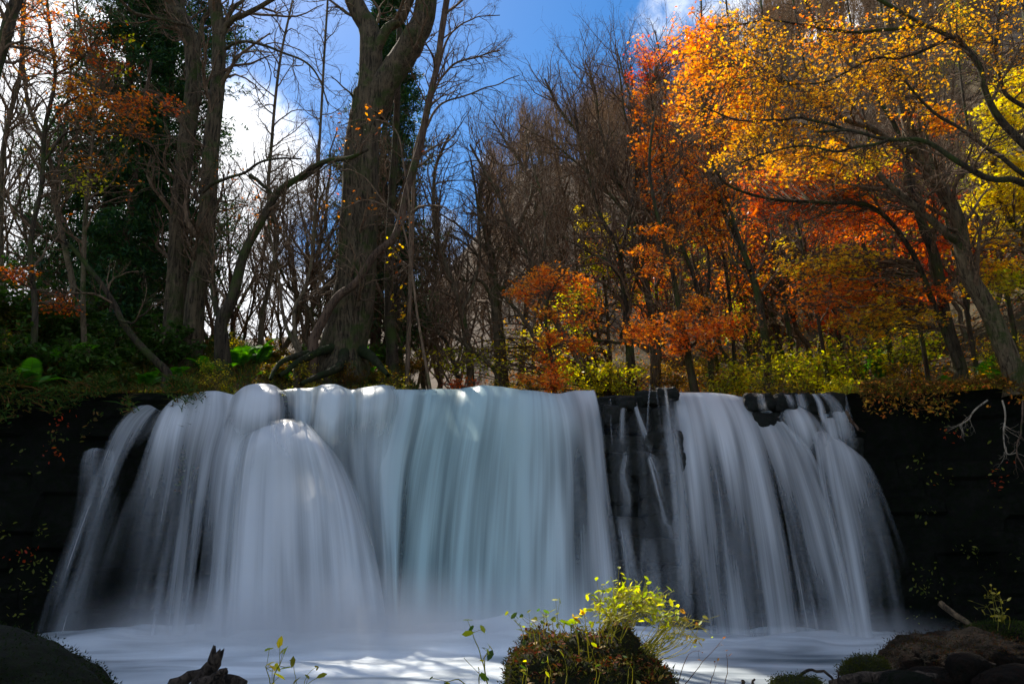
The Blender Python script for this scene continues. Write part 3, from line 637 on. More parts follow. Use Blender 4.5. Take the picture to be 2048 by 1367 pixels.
def make_tree(name, label, cat, limbs, barkm, twigm=None, dens=1.0, levels=3, up=.12, l1=2.2, wob=.03, group=None, tw=1.0, t0=.25, sides=12, foliage=None, leafsz=.09, tpl=DIA, flare=1.25, fol_mat=None, flat=0.0):
    """limbs: [(pixel points base first, width px start, width px end, Y start, Y end)]; the first is the trunk"""
    base = None; sk = []; objs = []
    root = None
    for i, (pp, w0, w1, Y0, Y1) in enumerate(limbs):
        q = hero_pts(pp, Y0, Y1, wob=wob)
        n = len(q); r = np.linspace(W(w0, Y0) / 2, W(w1, Y1) / 2, n)
        if i == 0:
            r = r * (1 + (flare - 1) * np.exp(-np.arange(n) / n * 9))
            base = q[0].copy(); base[2] = min(base[2], float(H(base[0], base[1])) + .0) - max(.15, r[0] * .9)
            q = np.concatenate([[base + np.array([0, 0, 0])], q]) if q[0][2] > base[2] + .1 else q
            r = np.concatenate([[r[0] * 1.25], r]) if len(r) < len(q) else r
            root = thing(name, tuple(base), label, cat, group)
        S = sides if w0 > 14 else (8 if w0 > 7 else 6)
        mb = MB(); v, f = tubes(q[None], r[None], S)
        if S >= 10:
            c = np.repeat(q, S, 0); dv = v - c; v = c + dv * (1 + .10 * fbm(v[:, 0] * 2.1 + 5, v[:, 1] * 2.1, v[:, 2] * .6, 3, 3) + .05 * fbm(v[:, 0] * 9, v[:, 1] * 9, v[:, 2] * 2, 2, 8))[:, None]
        mb.add(v, f)
        link('trunk' if i == 0 else 'limb', mb.mesh(name + '_wood', barkm, loc=base), root)
        sk.append((q, r))
    sp = None
    if dens > 0:
        mbt = MB(); out = twig_levels(mbt, sk, dens, levels, up=up, l1=(l1, 1), tw=tw, t0=t0, flat=flat)
        link('branches', mbt.mesh(name + '_branches', twigm or M_twig, loc=base), root)
        sp = out
    if foliage:
        mbl = MB()
        q, rr = sp[-1]
        for (cols, frac, n, sel) in foliage:
            m = RNG.random(len(q)) < frac
            if sel is not None: m &= sel(q[:, -1])
            qq = q[m]
            if len(qq) == 0: continue
            k = RNG.integers(1, qq.shape[1], (len(qq), n)); c = qq[np.arange(len(qq))[:, None], k].reshape(-1, 3)
            c = c + RNG.normal(size=c.shape) * leafsz * .8
            cards(mbl, c, leafsz, pal(len(c), cols), tpl, .55)
        if mbl.v: tag(link('foliage', mbl.mesh(name + '_leaves', fol_mat or M_leaf, loc=base), root), kind='stuff')
    root['_sk'] = 1
    SKEL[root.name] = (sk, base)
    return root
SKEL = {}
def sprays(root, spots, name='foliage', tpl=STAR, leafsz=.10, mat=None, per=260, thick=.12):
    """tiers of leaves held on boughs that grow out of the tree's own limbs.
    spots: (px, py, Y, half width px, half height px, palette, amount)"""
    sk, base = SKEL[root.name]
    allp = np.concatenate([q for q, r in sk]); allr = np.concatenate([r for q, r in sk])
    mbw = MB(); mbl = MB()
    for (px, py, Yd, hw, hh, cols, amt) in spots:
        c0 = P(px, py, Yd); rx = W(hw, Yd); rz = W(hh, Yd); ry = rx * .75
        n = max(2, int(amt * 3.2))
        cs = c0 + np.stack([RNG.uniform(-1, 1, n) * rx, RNG.uniform(-1, 1, n) * ry, RNG.uniform(-1, 1, n) * rz], -1)
        for c in cs:
            d = np.linalg.norm(allp - c, axis=1) + 1.5 * np.maximum(allp[:, 2] - c[2], 0)
            i = int(np.argmin(d)); a = allp[i]; L = np.linalg.norm(c - a)
            t = np.linspace(0, 1, 9)[:, None]; mid = (a + c) / 2 + np.array([0, 0, .12 * L]) + RNG.normal(size=3) * .08 * L
            q = (1 - t) ** 2 * a + 2 * t * (1 - t) * mid + t ** 2 * c
            q += .03 * L * RNG.normal(size=q.shape) * np.sin(t * math.pi)
            r0 = min(allr[i] * .6, .009 + L * .006)
            v, f = tubes(q[None], np.linspace(r0, .007, 9)[None], 5); mbw.add(v, f)
            pr = RNG.uniform(.3, .65) * min(1.0, rx)
            pr = max(pr, .28)
            tws, tr = sprout(q[None, 4:], np.full((1, 5), .008), 11, .1, 1, .9, 1, K=5, wob=.25, up=.0, Lfix=pr * 1.4, flat=.75)
            v, f = tubes(tws, tr, 3); mbw.add(v, f)
            m = int(per * amt / n * (pr / .55) ** 1.3)
            k = RNG.integers(0, len(tws), m); t2 = RNG.random(m) * 3.99; j = t2.astype(int); ff = (t2 - j)[:, None]
            lc = tws[k, j] * (1 - ff) + tws[k, j + 1] * ff
            lc = lc + RNG.normal(size=lc.shape) * np.array([.09, .09, thick * .45])
            cards(mbl, lc, leafsz, pal(m, cols), tpl, .55)
    link('boughs', mbw.mesh(root.name + '_boughs', M_twig, loc=base), root)
    tag(link(name, mbl.mesh(root.name + '_leaves', mat or M_leaf, loc=base), root), kind='stuff')

# --- the great tree in the middle, with its woody vine
big = make_tree('old_tree', 'thickest pale barked tree forking above its middle, standing at the lip of the falls', 'tree', [
    ([(684, 735), (690, 690), (709, 600), (716, 520), (718, 400), (725, 273), (737, 190)], 94, 68, 22, 22),
    ([(733, 210), (741, 140), (741, 68), (728, 40), (705, -10), (690, -80)], 56, 36, 22, 22.3),
    ([(742, 230), (768, 172), (803, 120), (832, 68), (850, 27), (860, -60)], 64, 48, 22, 21.6),
    ([(748, 110), (775, 60), (800, 42), (820, 0), (835, -60)], 26, 16, 22, 21.8),
    ([(740, 297), (713, 314), (660, 318), (625, 345), (590, 365)], 10, 6, 21.7, 21)],
    M_bark_big, dens=.5, levels=3, l1=2.0, sides=28, t0=.3, flare=1.22)
# surface roots
mb = MB()
for (pp, w0, w1, y0, y1) in [([(700, 690), (650, 700), (600, 722), (560, 750)], 24, 8, 21.8, 20), ([(670, 690), (640, 700), (590, 712), (556, 730), (540, 760)], 18, 7, 21.6, 19.8), ([(720, 700), (750, 720), (775, 750)], 26, 8, 21.8, 20.2), ([(690, 700), (680, 730), (640, 752), (600, 768)], 24, 8, 21.5, 19.6)]:
    q = hero_pts(pp, y0, y1); v, f = tubes(q[None], np.linspace(W(w0, y0) / 2, W(w1, y1) / 2, len(q))[None], 10); mb.add(v, f)
M_rootmoss = bark_mat('mossy_root_bark', (.02, .015, .008), (.045, .034, .02), .75, mossc=(.02, .03, .006), bump=1)
link('root', mb.mesh('old_tree_root', M_rootmoss, loc=SKEL[big.name][1]), big)
yv = make_tree('vine_clad_tree', 'dark straight trunk with yellow climbing leaves, just right of the thick pale tree', 'tree', [
    ([(784, 775), (783, 680), (780, 600), (778, 520), (782, 440), (790, 330), (795, 200), (800, 60)], 24, 12, 23, 23.4)], M_bark_dark, dens=.4, l1=1.4)
vine = make_tree('woody_vine', 'dark rope like woody vine climbing slantwise across the thick pale tree', 'vine', [
    ([(627, 680), (644, 646), (662, 612), (679, 585), (713, 560), (750, 509), (791, 465), (812, 376), (829, 325), (839, 290), (849, 232), (860, 188), (873, 137), (884, 68), (894, 0), (900, -60)], 17, 14, 21.0, 21.0)],
    M_bark_brown, dens=.25, l1=1.8, wob=.05, t0=.4, sides=10)
# right hand fan of drooping twigs out of the vine and tree over the blue sky
make_tree('leaning_branch_tree', 'slender bare bough reaching right across the blue sky from the forked tree', 'tree', [
    ([(830, 300), (850, 230), (872, 180), (905, 130), (960, 112), (1000, 100)], 8, 3, 22.4, 22.5),
    ([(850, 260), (880, 210), (930, 190), (990, 170), (1040, 150)], 6, 2, 22.4, 23),
    ([(868, 160), (900, 70), (940, 40), (1000, 30)], 6, 2, 22.4, 23)], M_twig, dens=1.1, l1=1.5, up=-.02, levels=3, flare=1)
# --- twin trunks on the left
make_tree('twin_trunk_tree', 'left stem of the pair of tall pale trunks on the left bank', 'tree', [
    ([(344, 740), (348, 640), (352, 571), (355, 467), (372, 308), (388, 171), (376, 68), (342, 0), (320, -60)], 46, 26, 23, 23),
    ([(392, 180), (384, 90), (366, 20), (360, -50)], 14, 10, 23, 23), ([(393, 150), (401, 60), (418, 20), (430, -30)], 12, 9, 23, 23),
    ([(400, 210), (388, 68), (342, 44), (273, 27), (239, -2)], 9, 6, 22.7, 22)], M_bark_big, dens=.55, l1=2.4, sides=18)
make_tree('twin_trunk_tree', 'right stem of the pair of tall pale trunks, forking at its top', 'tree', [
    ([(378, 740), (384, 680), (396, 571), (412, 467), (422, 308), (436, 171), (437, 68), (429, 0), (428, -60)], 42, 26, 22.4, 22.4),
    ([(438, 85), (450, 52), (478, 34), (533, 7), (590, -30)], 17, 9, 22.4, 22), ([(440, 62), (462, 20), (500, -12)], 12, 8, 22.4, 23),
    ([(446, 100), (475, 87), (512, 87), (564, 106), (615, 126), (642, 164), (655, 210)], 8, 3, 22.4, 21.5)], M_bark_big, dens=.6, l1=2.6, sides=18)
make_tree('leaning_tree', 'dark mossy tree leaning right between the twin trunks and the thick pale tree', 'tree', [
    ([(446, 745), (442, 690), (441, 639), (461, 600), (485, 520), (513, 460), (554, 386), (601, 352), (649, 325), (700, 316), (738, 300)], 30, 6, 21.2, 20.6),
    ([(441, 640), (425, 590), (428, 540), (420, 480)], 14, 5, 21.2, 21.5),
    ([(404, 385), (430, 365), (461, 355), (495, 342), (519, 325), (560, 318), (601, 320)], 8, 4, 21.5, 20.6),
    ([(500, 350), (530, 375), (548, 392)], 9, 6, 20.8, 20.8)], M_bark_dark, dens=.7, l1=1.7, sides=12)
make_tree('curved_sapling', 'slim stem bowing left from the mossy root beside the thick pale tree', 'sapling', [
    ([(596, 700), (581, 670), (564, 622), (560, 571), (547, 502), (537, 434), (540, 360)], 9, 3, 20.8, 21)], M_bark, dens=.8, l1=1.2)
make_tree('curved_sapling', 'slim stem bowing right then tall, from the mossy root beside the thick pale tree', 'sapling', [
    ([(600, 700), (589, 667), (590, 612), (608, 578), (625, 502), (632, 400), (640, 250), (648, 120), (655, 0)], 9, 5, 20.9, 22)], M_bark, dens=.9, l1=1.8)
make_tree('fallen_branch', 'long curved dead branch slanting down to the ground across the left bank', 'branch', [
    ([(335, 745), (307, 715), (267, 673), (239, 632), (225, 605), (205, 571), (181, 537), (143, 492), (99, 468), (68, 451), (20, 410), (-20, 380)], 15, 5, 20, 19),
    ([(240, 640), (262, 645), (285, 630), (301, 618)], 6, 3, 19.6, 19.4)], M_bark_dark, dens=.35, l1=1.4)
make_tree('leaning_tree', 'dark trunk cutting across the top left corner of the view', 'tree', [
    ([(-60, 420), (-30, 230), (-5, 120), (14, 55), (36, -5), (50, -60)], 34, 24, 16, 16), ([(20, 40), (40, -20), (52, -60)], 14, 10, 16, 16)], M_bark_dark, dens=.6, l1=1.8)
make_tree('thin_tree', 'thin dark stem swaying up behind the orange leaves at the far left edge', 'tree', [
    ([(10, 730), (2, 560), (4, 400), (10, 273), (27, 212), (43, 120), (48, 20), (46, -50)], 13, 8, 21, 21)], M_bark, dens=1, l1=2.2, foliage=[(DRAB + GOLD, .15, 1, None)])
make_tree('thin_tree', 'thin stem in front of the dark conifer, left of its own trunk', 'tree', [
    ([(158, 740), (150, 600), (130, 500), (110, 410), (103, 342), (92, 300), (68, 239), (51, 191), (44, 90), (46, -40)], 14, 7, 21.5, 21.5),
    ([(108, 400), (124, 300), (140, 160), (150, 40), (140, -40)], 6, 3, 21.5, 21.5)], M_bark, dens=.9, l1=2.2)
make_tree('thin_tree', 'straight thin stem with scattered yellow leaves before the dark conifer', 'tree', [
    ([(170, 740), (166, 600), (170, 450), (182, 300), (190, 180), (176, 100), (160, 40), (150, -40)], 11, 5, 20.5, 20.5)], M_bark, dens=.9, l1=1.8, foliage=[(YELLOW + LIME, .05, 2, None), (ORANGE, .12, 2, None)])
make_tree('thin_tree', 'thin bare tree standing in the gap just right of the twin trunks', 'tree', [
    ([(520, 760), (524, 640), (540, 560), (552, 470), (538, 380), (545, 250), (560, 120), (585, 0)], 12, 5, 26, 26)], M_bark, dens=1, l1=2.4)

# --- conifers
def conifer(label, px, py0, py1, Yd, w0, spread, nbr, ncl, tz=(.0, 1), seed=0):
    b = P(px, py0, Yd); t = P(px, py1, Yd); root = thing('conifer', tuple(b), label, 'conifer')
    hgt = t[2] - b[2]; n = 30; s = np.linspace(0, 1, n)
    q = b + np.stack([.12 * noise3(s * 4, seed, 0), 0 * s, s * hgt], -1); r = W(w0, Yd) / 2 * (1 - .8 * s)
    mb = MB(); v, f = tubes(q[None], r[None], 12); mb.add(v, f); link('trunk', mb.mesh('conifer_trunk', M_bark_brown, loc=b), root)
    M = nbr; tt = tz[0] + (tz[1] - tz[0]) * RNG.random(M) ** .9; az = RNG.random(M) * 2 * math.pi
    L = spread * (1.08 - tt * .85) * RNG.uniform(.6, 1.15, M) * (1 + .35 * noise3(tt * 9, az * 1.2, 0, seed))
    K = 7; k = np.linspace(0, 1, K)[None]
    hor = L[:, None] * k; z = -L[:, None] * (.30 * k + .02) + .38 * L[:, None] * k ** 3
    p0 = b + np.stack([0 * tt, 0 * tt, tt * hgt], -1)
    br = p0[:, None] + np.stack([np.cos(az)[:, None] * hor, np.sin(az)[:, None] * hor, z + 0 * hor], -1) + RNG.normal(size=(M, K, 3)) * .05 * k[..., None]
    rr = np.linspace(1, .2, K)[None] * (.012 * L[:, None] + .008)
    mb = MB(); v, f = tubes(br, rr, 4); mb.add(v, f)
    tw, tr = sprout(br, rr, 9, .25, 1, .8, .34, K=4, wob=.2, up=-.05, flat=.3); v, f = tubes(tw, tr, 3); mb.add(v, f)
    link('branches', mb.mesh('conifer_branches', M_bark_brown, loc=b), root)
    N = ncl; i = RNG.integers(0, len(tw), N); j = RNG.integers(1, 4, N)
    c = tw[i, j] + RNG.normal(size=(N, 3)) * np.array([.10, .10, .08])
    dirs = unit(tw[i, j] - tw[i, j - 1] + RNG.normal(size=(N, 3)) * .35 + np.array([0, 0, -.15]))
    ndl = (np.array([(0, -.5, 0), (.12, .0, .03), (0, .5, 0), (-.12, 0, .03)]), np.array([(0, 1, 2, 3)]))
    mb = MB(); cards(mb, c, .20, pal(N, [(.016, .06, .016), (.03, .085, .018), (.055, .11, .018), (.012, .045, .024)]), ndl, .9, dirs)
    tag(link('needles', mb.mesh('conifer_needles', M_needle, loc=b), root), kind='stuff')
conifer('broad dark green conifer behind the thin stems at the far left', 172, 760, -260, 27, 34, 3.2, 380, 80000, (.12, 1), 1)
conifer('broad dark green conifer close behind the twin trunks at the left', 262, 760, -380, 28.5, 44, 3.5, 420, 90000, (.16, 1), 2)
conifer('blue green conifer half hidden behind the thick forked tree', 752, 760, -40, 31, 24, 2.4, 330, 60000, (.08, 1), 3)
conifer('slim conifer with low drooping boughs between the left pair and the twin trunks', 214, 760, 120, 24, 26, 1.7, 110, 16000, (.12, .8), 4)

# --- bare trees in the middle
make_tree('bare_tree', 'gnarled bare tree rising left of centre, bending left as it climbs', 'tree', [
    ([(942, 775), (937, 708), (921, 612), (897, 543), (880, 495), (868, 420), (872, 340), (900, 270)], 15, 6, 25, 25),
    ([(1003, 775), (985, 735), (960, 715), (930, 690), (890, 660), (866, 640), (850, 590)], 9, 5, 24.5, 24),
    ([(925, 620), (950, 560), (960, 480), (955, 400), (940, 320)], 8, 4, 25, 26)], M_bark, dens=1.2, l1=2.3)
make_tree('bare_tree', 'bare tree in the middle with a thick knotted trunk at the water edge', 'tree', [
    ([(1003, 775), (1000, 690), (992, 610), (985, 540), (975, 470), (960, 400), (970, 330)], 26, 8, 26, 26),
    ([(994, 640), (1010, 560), (1030, 480), (1060, 400), (1070, 330)], 10, 5, 26, 26.5),
    ([(988, 600), (960, 560), (925, 560), (905, 530)], 8, 4, 26, 25.5)], M_bark, dens=1.2, l1=2.5)
make_tree('bare_tree', 'long bare tree slanting left over the knotted trunk in the middle', 'tree', [
    ([(1181, 775), (1147, 700), (1106, 632), (1078, 571), (1058, 513), (1027, 461), (997, 393), (972, 345), (940, 290)], 15, 5, 24, 25),
    ([(1092, 715), (1085, 707), (1054, 649), (1027, 612), (1000, 585)], 12, 5, 24, 24.5),
    ([(1075, 565), (1090, 480), (1085, 400), (1066, 330), (1050, 260)], 7, 3, 24.4, 25)], M_bark, dens=1.1, l1=2.3)
make_tree('bare_tree', 'bare dark tree with a crooked low bough, right of the small orange maples', 'tree', [
    ([(1263, 750), (1258, 690), (1253, 640), (1249, 590), (1237, 500), (1205, 440), (1185, 380), (1165, 300), (1150, 220)], 17, 5, 24, 25),
    ([(1258, 688), (1225, 683), (1190, 680), (1184, 655), (1192, 620)], 7, 4, 24, 23.5),
    ([(1245, 560), (1210, 520), (1170, 500), (1120, 470)], 8, 3, 24, 24),
    ([(1240, 510), (1262, 420), (1272, 330), (1250, 230), (1235, 120)], 8, 3, 24, 25)], M_bark_dark, dens=1.3, l1=2.6)
make_tree('bare_tree', 'bare fan shaped tree whose twigs spread widest against the blue sky, centre right', 'tree', [
    ([(1312, 775), (1308, 660), (1290, 560), (1285, 460), (1240, 370), (1180, 290), (1120, 220), (1090, 160)], 19, 4, 25, 26),
    ([(1288, 480), (1250, 420), (1180, 350), (1110, 290), (1040, 250)], 10, 3, 25, 26),
    ([(1292, 500), (1300, 380), (1280, 260), (1250, 160), (1230, 90)], 10, 3, 25, 26),
    ([(1240, 370), (1200, 260), (1190, 180), (1170, 120)], 8, 3, 25.5, 26),
    ([(1300, 560), (1330, 420), (1335, 300), (1330, 180), (1310, 60)], 9, 3, 25, 26)], M_bark, dens=1.5, l1=2.8, up=.2)
make_tree('bare_tree', 'pale bare tree with open crown low against the small white cloud', 'tree', [
    ([(1040, 775), (1050, 640), (1060, 520), (1072, 430), (1068, 380), (1040, 320), (1010, 280), (985, 240)], 13, 3, 34, 35),
    ([(1068, 390), (1085, 340), (1078, 290), (1060, 250)], 7, 3, 34.5, 35), ([(1045, 325), (1000, 330), (960, 300), (940, 250)], 5, 2, 35, 35)], M_bark, dens=1.6, l1=3.0, up=.2)

# --- right hand maples and their tiers of leaves
r1 = make_tree('orange_maple', 'slim maple with bright orange leaf tiers beside the rock gap in the falls', 'maple', [
    ([(1391, 790), (1375, 700), (1362, 648), (1337, 510), (1314, 420), (1300, 330), (1310, 220)], 15, 5, 22, 22.5),
    ([(1365, 660), (1330, 640), (1290, 655), (1250, 665)], 6, 3, 22, 21.6), ([(1375, 700), (1420, 660), (1470, 655), (1510, 660)], 6, 3, 22, 21.6)], M_bark_dark, dens=.6, l1=1.8)
sprays(r1, [(1290, 665, 21.5, 48, 22, CORAL, 6), (1370, 650, 21.5, 48, 30, CORAL, 6), (1450, 660, 21.5, 60, 18, CORAL, 7), (1400, 600, 22, 40, 16, CORAL, 3), (1310, 520, 22, 45, 30, CORAL, 4),
            (1390, 690, 21.6, 50, 16, CORAL, 3), (1340, 470, 22.2, 50, 22, CORAL, 3)], per=300)
r2 = make_tree('orange_maple', 'double stemmed maple right of the rock gap, orange red in its top', 'maple', [
    ([(1424, 790), (1418, 700), (1410, 637), (1384, 546), (1355, 473), (1337, 400), (1320, 300), (1300, 180)], 12, 4, 23, 24),
    ([(1410, 640), (1418, 540), (1400, 440), (1370, 340), (1360, 240)], 7, 3, 23, 24)], M_bark_dark, dens=.9, l1=2.2)
sprays(r2, [(1320, 200, 23.5, 50, 40, CORAL, 4), (1290, 260, 23.5, 45, 30, ORANGE, 3), (1350, 390, 23.5, 55, 30, CORAL, 4), (1460, 380, 23, 60, 26, CORAL, 4), (1440, 130, 23, 70, 50, CORAL, 5), (1400, 60, 23, 60, 40, CORAL + ORANGE, 4), (1470, 280, 23, 60, 30, CORAL, 5), (1400, 420, 23.5, 60, 40, CORAL, 6), (1360, 330, 23.5, 70, 30, CORAL, 6), (1320, 300, 24, 60, 40, CORAL + ORANGE, 5), (1420, 480, 23.5, 55, 26, CORAL, 5), (1310, 110, 24, 50, 30, RED + CORAL, 4), (1360, 230, 24, 50, 30, CORAL + ORANGE, 4), (1290, 160, 24, 40, 30, RED, 2)], per=260)
r3 = make_tree('bare_tree', 'straight dark tree leaning left, standing in the lime green shrubs', 'tree', [
    ([(1538, 790), (1530, 685), (1508, 564), (1475, 473), (1439, 400), (1420, 300), (1400, 180), (1370, 60)], 17, 6, 22, 24),
    ([(1500, 540), (1460, 420), (1440, 330), (1460, 200), (1500, 100)], 8, 3, 22.5, 24)], M_bark_dark, dens=.9, l1=2.2)
r4 = make_tree('leaning_maple', 'large maple with sunlit bark leaning left at the right edge of the bank', 'maple', [
    ([(2034, 770), (2020, 720), (1976, 619), (1935, 546), (1921, 473), (1914, 440), (1884, 383), (1830, 292), (1800, 200), (1785, 100), (1770, -20)], 40, 18, 17.5, 17),
    ([(1912, 480), (1892, 464), (1830, 413), (1757, 351), (1683, 285), (1621, 256), (1560, 250)], 18, 6, 17.3, 16),
    ([(1900, 466), (1860, 440), (1804, 400), (1780, 370)], 12, 6, 17.3, 17),
    ([(1830, 300), (1793, 290), (1738, 256), (1683, 234), (1600, 175), (1534, 146), (1483, 131)], 17, 4, 17, 15.5)], M_bark, dens=.7, l1=1.9, sides=16)
r5 = make_tree('leaning_maple', 'dark upright maple just left of the large sunlit one', 'maple', [
    ([(1925, 775), (1918, 730), (1892, 637), (1870, 520), (1848, 455), (1826, 383), (1811, 310), (1808, 219), (1775, 73), (1760, -30)], 24, 14, 18.5, 18.5),
    ([(1918, 736), (1841, 542), (1811, 484), (1757, 422), (1720, 404), (1629, 404), (1537, 399), (1457, 372), (1420, 321)], 13, 4, 18.4, 16.5),
    ([(1810, 300), (1760, 200), (1700, 130), (1640, 60), (1600, -20)], 11, 5, 18.5, 18)], M_bark_dark, dens=.7, l1=1.8, sides=14)
r8 = make_tree('overhanging_tree', 'tree beyond the right edge sending dark boughs leftward into view', 'tree', [
    ([(2190, 800), (2180, 600), (2140, 420), (2100, 300), (2070, 200), (2060, 60), (2050, -40)], 50, 26, 14.5, 14.5),
    ([(2110, 350), (2048, 292), (1994, 234), (1968, 183), (1957, 135), (1921, 84), (1899, 73), (1841, 44), (1768, 4), (1720, -20)], 18, 7, 14.4, 14),
    ([(2130, 400), (2048, 365), (1994, 358), (1921, 329), (1848, 285), (1775, 281), (1700, 262), (1640, 265)], 16, 5, 14.4, 14),
    ([(2120, 400), (2048, 350), (1976, 300), (1921, 256), (1870, 225), (1800, 150)], 12, 5, 14.4, 14.2),
    ([(1850, 50), (1740, 62), (1640, 58), (1540, 40), (1430, 55)], 8, 3, 14.2, 14.4), ([(1700, 262), (1600, 235), (1500, 245), (1410, 215)], 7, 3, 14.1, 14.6),
    ([(1775, 281), (1680, 300), (1590, 290), (1480, 325)], 7, 3, 14, 14.8), ([(1900, 74), (1820, 110), (1740, 120), (1660, 160), (1560, 170)], 8, 3, 14.2, 14.4),
    ([(2075, 230), (2010, 180), (1990, 90), (2000, 0), (1990, -60)], 10, 6, 14.4, 14.4)], M_bark_dark, dens=.7, l1=1.3, sides=14, flat=.5, up=.02)
sprays(r8, [(1500, 90, 14.5, 90, 40, GOLD, 9), (1440, 170, 14.5, 60, 30, GOLD + ORANGE, 7), (1590, 200, 14.5, 120, 45, GOLD, 13), (1720, 120, 14.5, 90, 50, GOLD, 10), (1660, 60, 14.5, 80, 40, GOLD + ORANGE, 7),
            (1560, 290, 15, 100, 24, GOLD, 10), (1480, 330, 15, 60, 18, GOLD, 4), (1830, 90, 14.5, 80, 50, GOLD, 8), (1800, 180, 14.5, 80, 40, GOLD, 7), (1940, 60, 14.5, 90, 60, GOLD, 9), (1400, 240, 15, 60, 22, ORANGE + GOLD, 5), (1700, 330, 15, 90, 20, YELLOW + GOLD, 5), (2020, 130, 14, 50, 50, GOLD, 5)], tpl=STAR, leafsz=.07, per=170, thick=.07)
sprays(r4, [(1620, 330, 17, 90, 20, GOLD, 7), (1700, 400, 18, 60, 18, ORANGE, 4), (1470, 230, 17, 70, 26, GOLD + ORANGE, 6), (1400, 140, 17, 60, 30, ORANGE + GOLD, 6), (1390, 60, 17, 50, 30, ORANGE, 4), (1860, 240, 17, 60, 30, ORANGE + GOLD, 4)], per=280)
sprays(r5, [(1600, 420, 19, 110, 24, ORANGE + RED, 10), (1760, 440, 20, 90, 26, ORANGE + RED, 8), (1560, 370, 19, 80, 22, ORANGE + RED, 7), (1840, 500, 20, 60, 28, RED + ORANGE, 5), (1640, 540, 18.2, 110, 18, GOLD + YELLOW, 9), (1720, 590, 18.5, 120, 20, GOLD + ORANGE, 8), (1620, 600, 18.5, 80, 18, ORANGE, 6), (1760, 640, 18.5, 100, 22, GOLD + YELLOW, 8), (1850, 600, 18.5, 60, 20, ORANGE + RED, 4)], per=260)
r9 = make_tree('yellow_maple', 'yellow leaved maple glowing at the far right edge', 'maple', [
    ([(2080, 780), (2070, 640), (2060, 500), (2010, 420), (1990, 300), (2010, 180)], 18, 5, 18.5, 18), ([(2062, 520), (2040, 400), (2030, 250)], 8, 3, 18.5, 18)], M_bark, dens=.6, l1=1.5)
sprays(r9, [(1990, 260, 18, 50, 50, YELLOW, 8), (2020, 350, 18, 60, 50, YELLOW, 10), (1980, 400, 18, 60, 24, YELLOW, 6), (2030, 180, 18, 40, 40, YELLOW, 6), (1960, 470, 18, 50, 22, YELLOW + GOLD, 4), (2010, 560, 18, 50, 40, YELLOW + LIME, 5), (1980, 540, 18.4, 60, 30, YELLOW + GOLD, 4), (2030, 440, 18, 40, 30, YELLOW, 4)], per=330)
r10 = make_tree('red_maple', 'maple with red leaves behind the large sunlit leaning trunk', 'maple', [
    ([(1713, 770), (1700, 680), (1660, 600), (1618, 528), (1585, 473), (1560, 400), (1520, 300)], 16, 5, 26, 26), ([(1700, 690), (1760, 560), (1800, 460), (1860, 380)], 8, 3, 26, 26)], M_bark, dens=1, l1=2.4)
sprays(r10, [(1900, 520, 25, 70, 40, RED, 7), (1990, 490, 25, 60, 30, RED, 5), (1760, 330, 26, 90, 26, RED + ORANGE, 7), (1840, 420, 26, 70, 28, RED, 6), (1680, 470, 25, 80, 20, ORANGE + RED, 5), (1440, 560, 25, 70, 26, ORANGE, 4), (1480, 480, 25, 50, 20, ORANGE, 3), (1700, 640, 25, 70, 18, RED + ORANGE, 3)], per=300)
r11 = make_tree('small_maple', 'small brilliant orange maple low over the lip in the middle', 'maple', [
    ([(1110, 790), (1108, 740), (1098, 690), (1090, 640), (1100, 590), (1120, 550)], 9, 4, 21.5, 21.8)], M_bark_dark, dens=.5, l1=1.2)
sprays(r11, [(1075, 758, 20.8, 46, 16, CORAL, 5), (1110, 735, 21, 26, 12, RED + CORAL, 2), (1040, 590, 21.6, 30, 24, CORAL, 3), (1085, 560, 21.8, 60, 22, CORAL, 6), (1130, 570, 22, 50, 20, CORAL, 4), (1080, 630, 21.6, 30, 8, GOLD + CORAL, 2), (1100, 690, 21.5, 24, 30, CORAL + ORANGE, 4), (1175, 620, 22.5, 40, 40, CORAL, 4), (1165, 690, 22, 36, 18, CORAL, 3)], per=300)
r12 = make_tree('small_maple', 'low pinkish maple just showing over the water left of centre', 'maple', [([(930, 795), (936, 775), (940, 755)], 6, 3, 23, 23)], M_bark, dens=.5, l1=.7)
sprays(r12, [(935, 768, 22.5, 36, 9, RED + ORANGE, 2)], per=260)
r13 = make_tree('yellow_tree', 'thin tree with yellow leaves up its stem, left of the brilliant orange stretch', 'tree', [
    ([(1222, 775), (1215, 650), (1205, 540), (1180, 450), (1165, 410)], 8, 3, 27, 27)], M_bark, dens=1, l1=1.8)
sprays(r13, [(1000, 690, 26, 60, 40, YELLOW + DRAB, 3), (900, 740, 24, 60, 20, YELLOW + LIME, 3), (1290, 560, 27, 40, 60, YELLOW + LIME, 3), (1120, 700, 25, 60, 30, LIME + GOLD, 4), (1050, 640, 27, 50, 30, GOLD + DRAB, 2), (1180, 440, 27, 34, 26, YELLOW, 3), (1215, 490, 27, 44, 30, YELLOW, 4), (1130, 620, 26, 44, 44, YELLOW + LIME, 6), (1210, 560, 27, 44, 50, YELLOW + LIME, 4), (1160, 740, 23, 70, 22, LIME + YELLOW, 7), (1240, 745, 23, 50, 16, LIME + YELLOW, 5), (1070, 690, 26, 46, 20, YELLOW + DRAB, 3), (850, 720, 24, 44, 20, YELLOW + DRAB, 3)], per=220, tpl=OVAL)
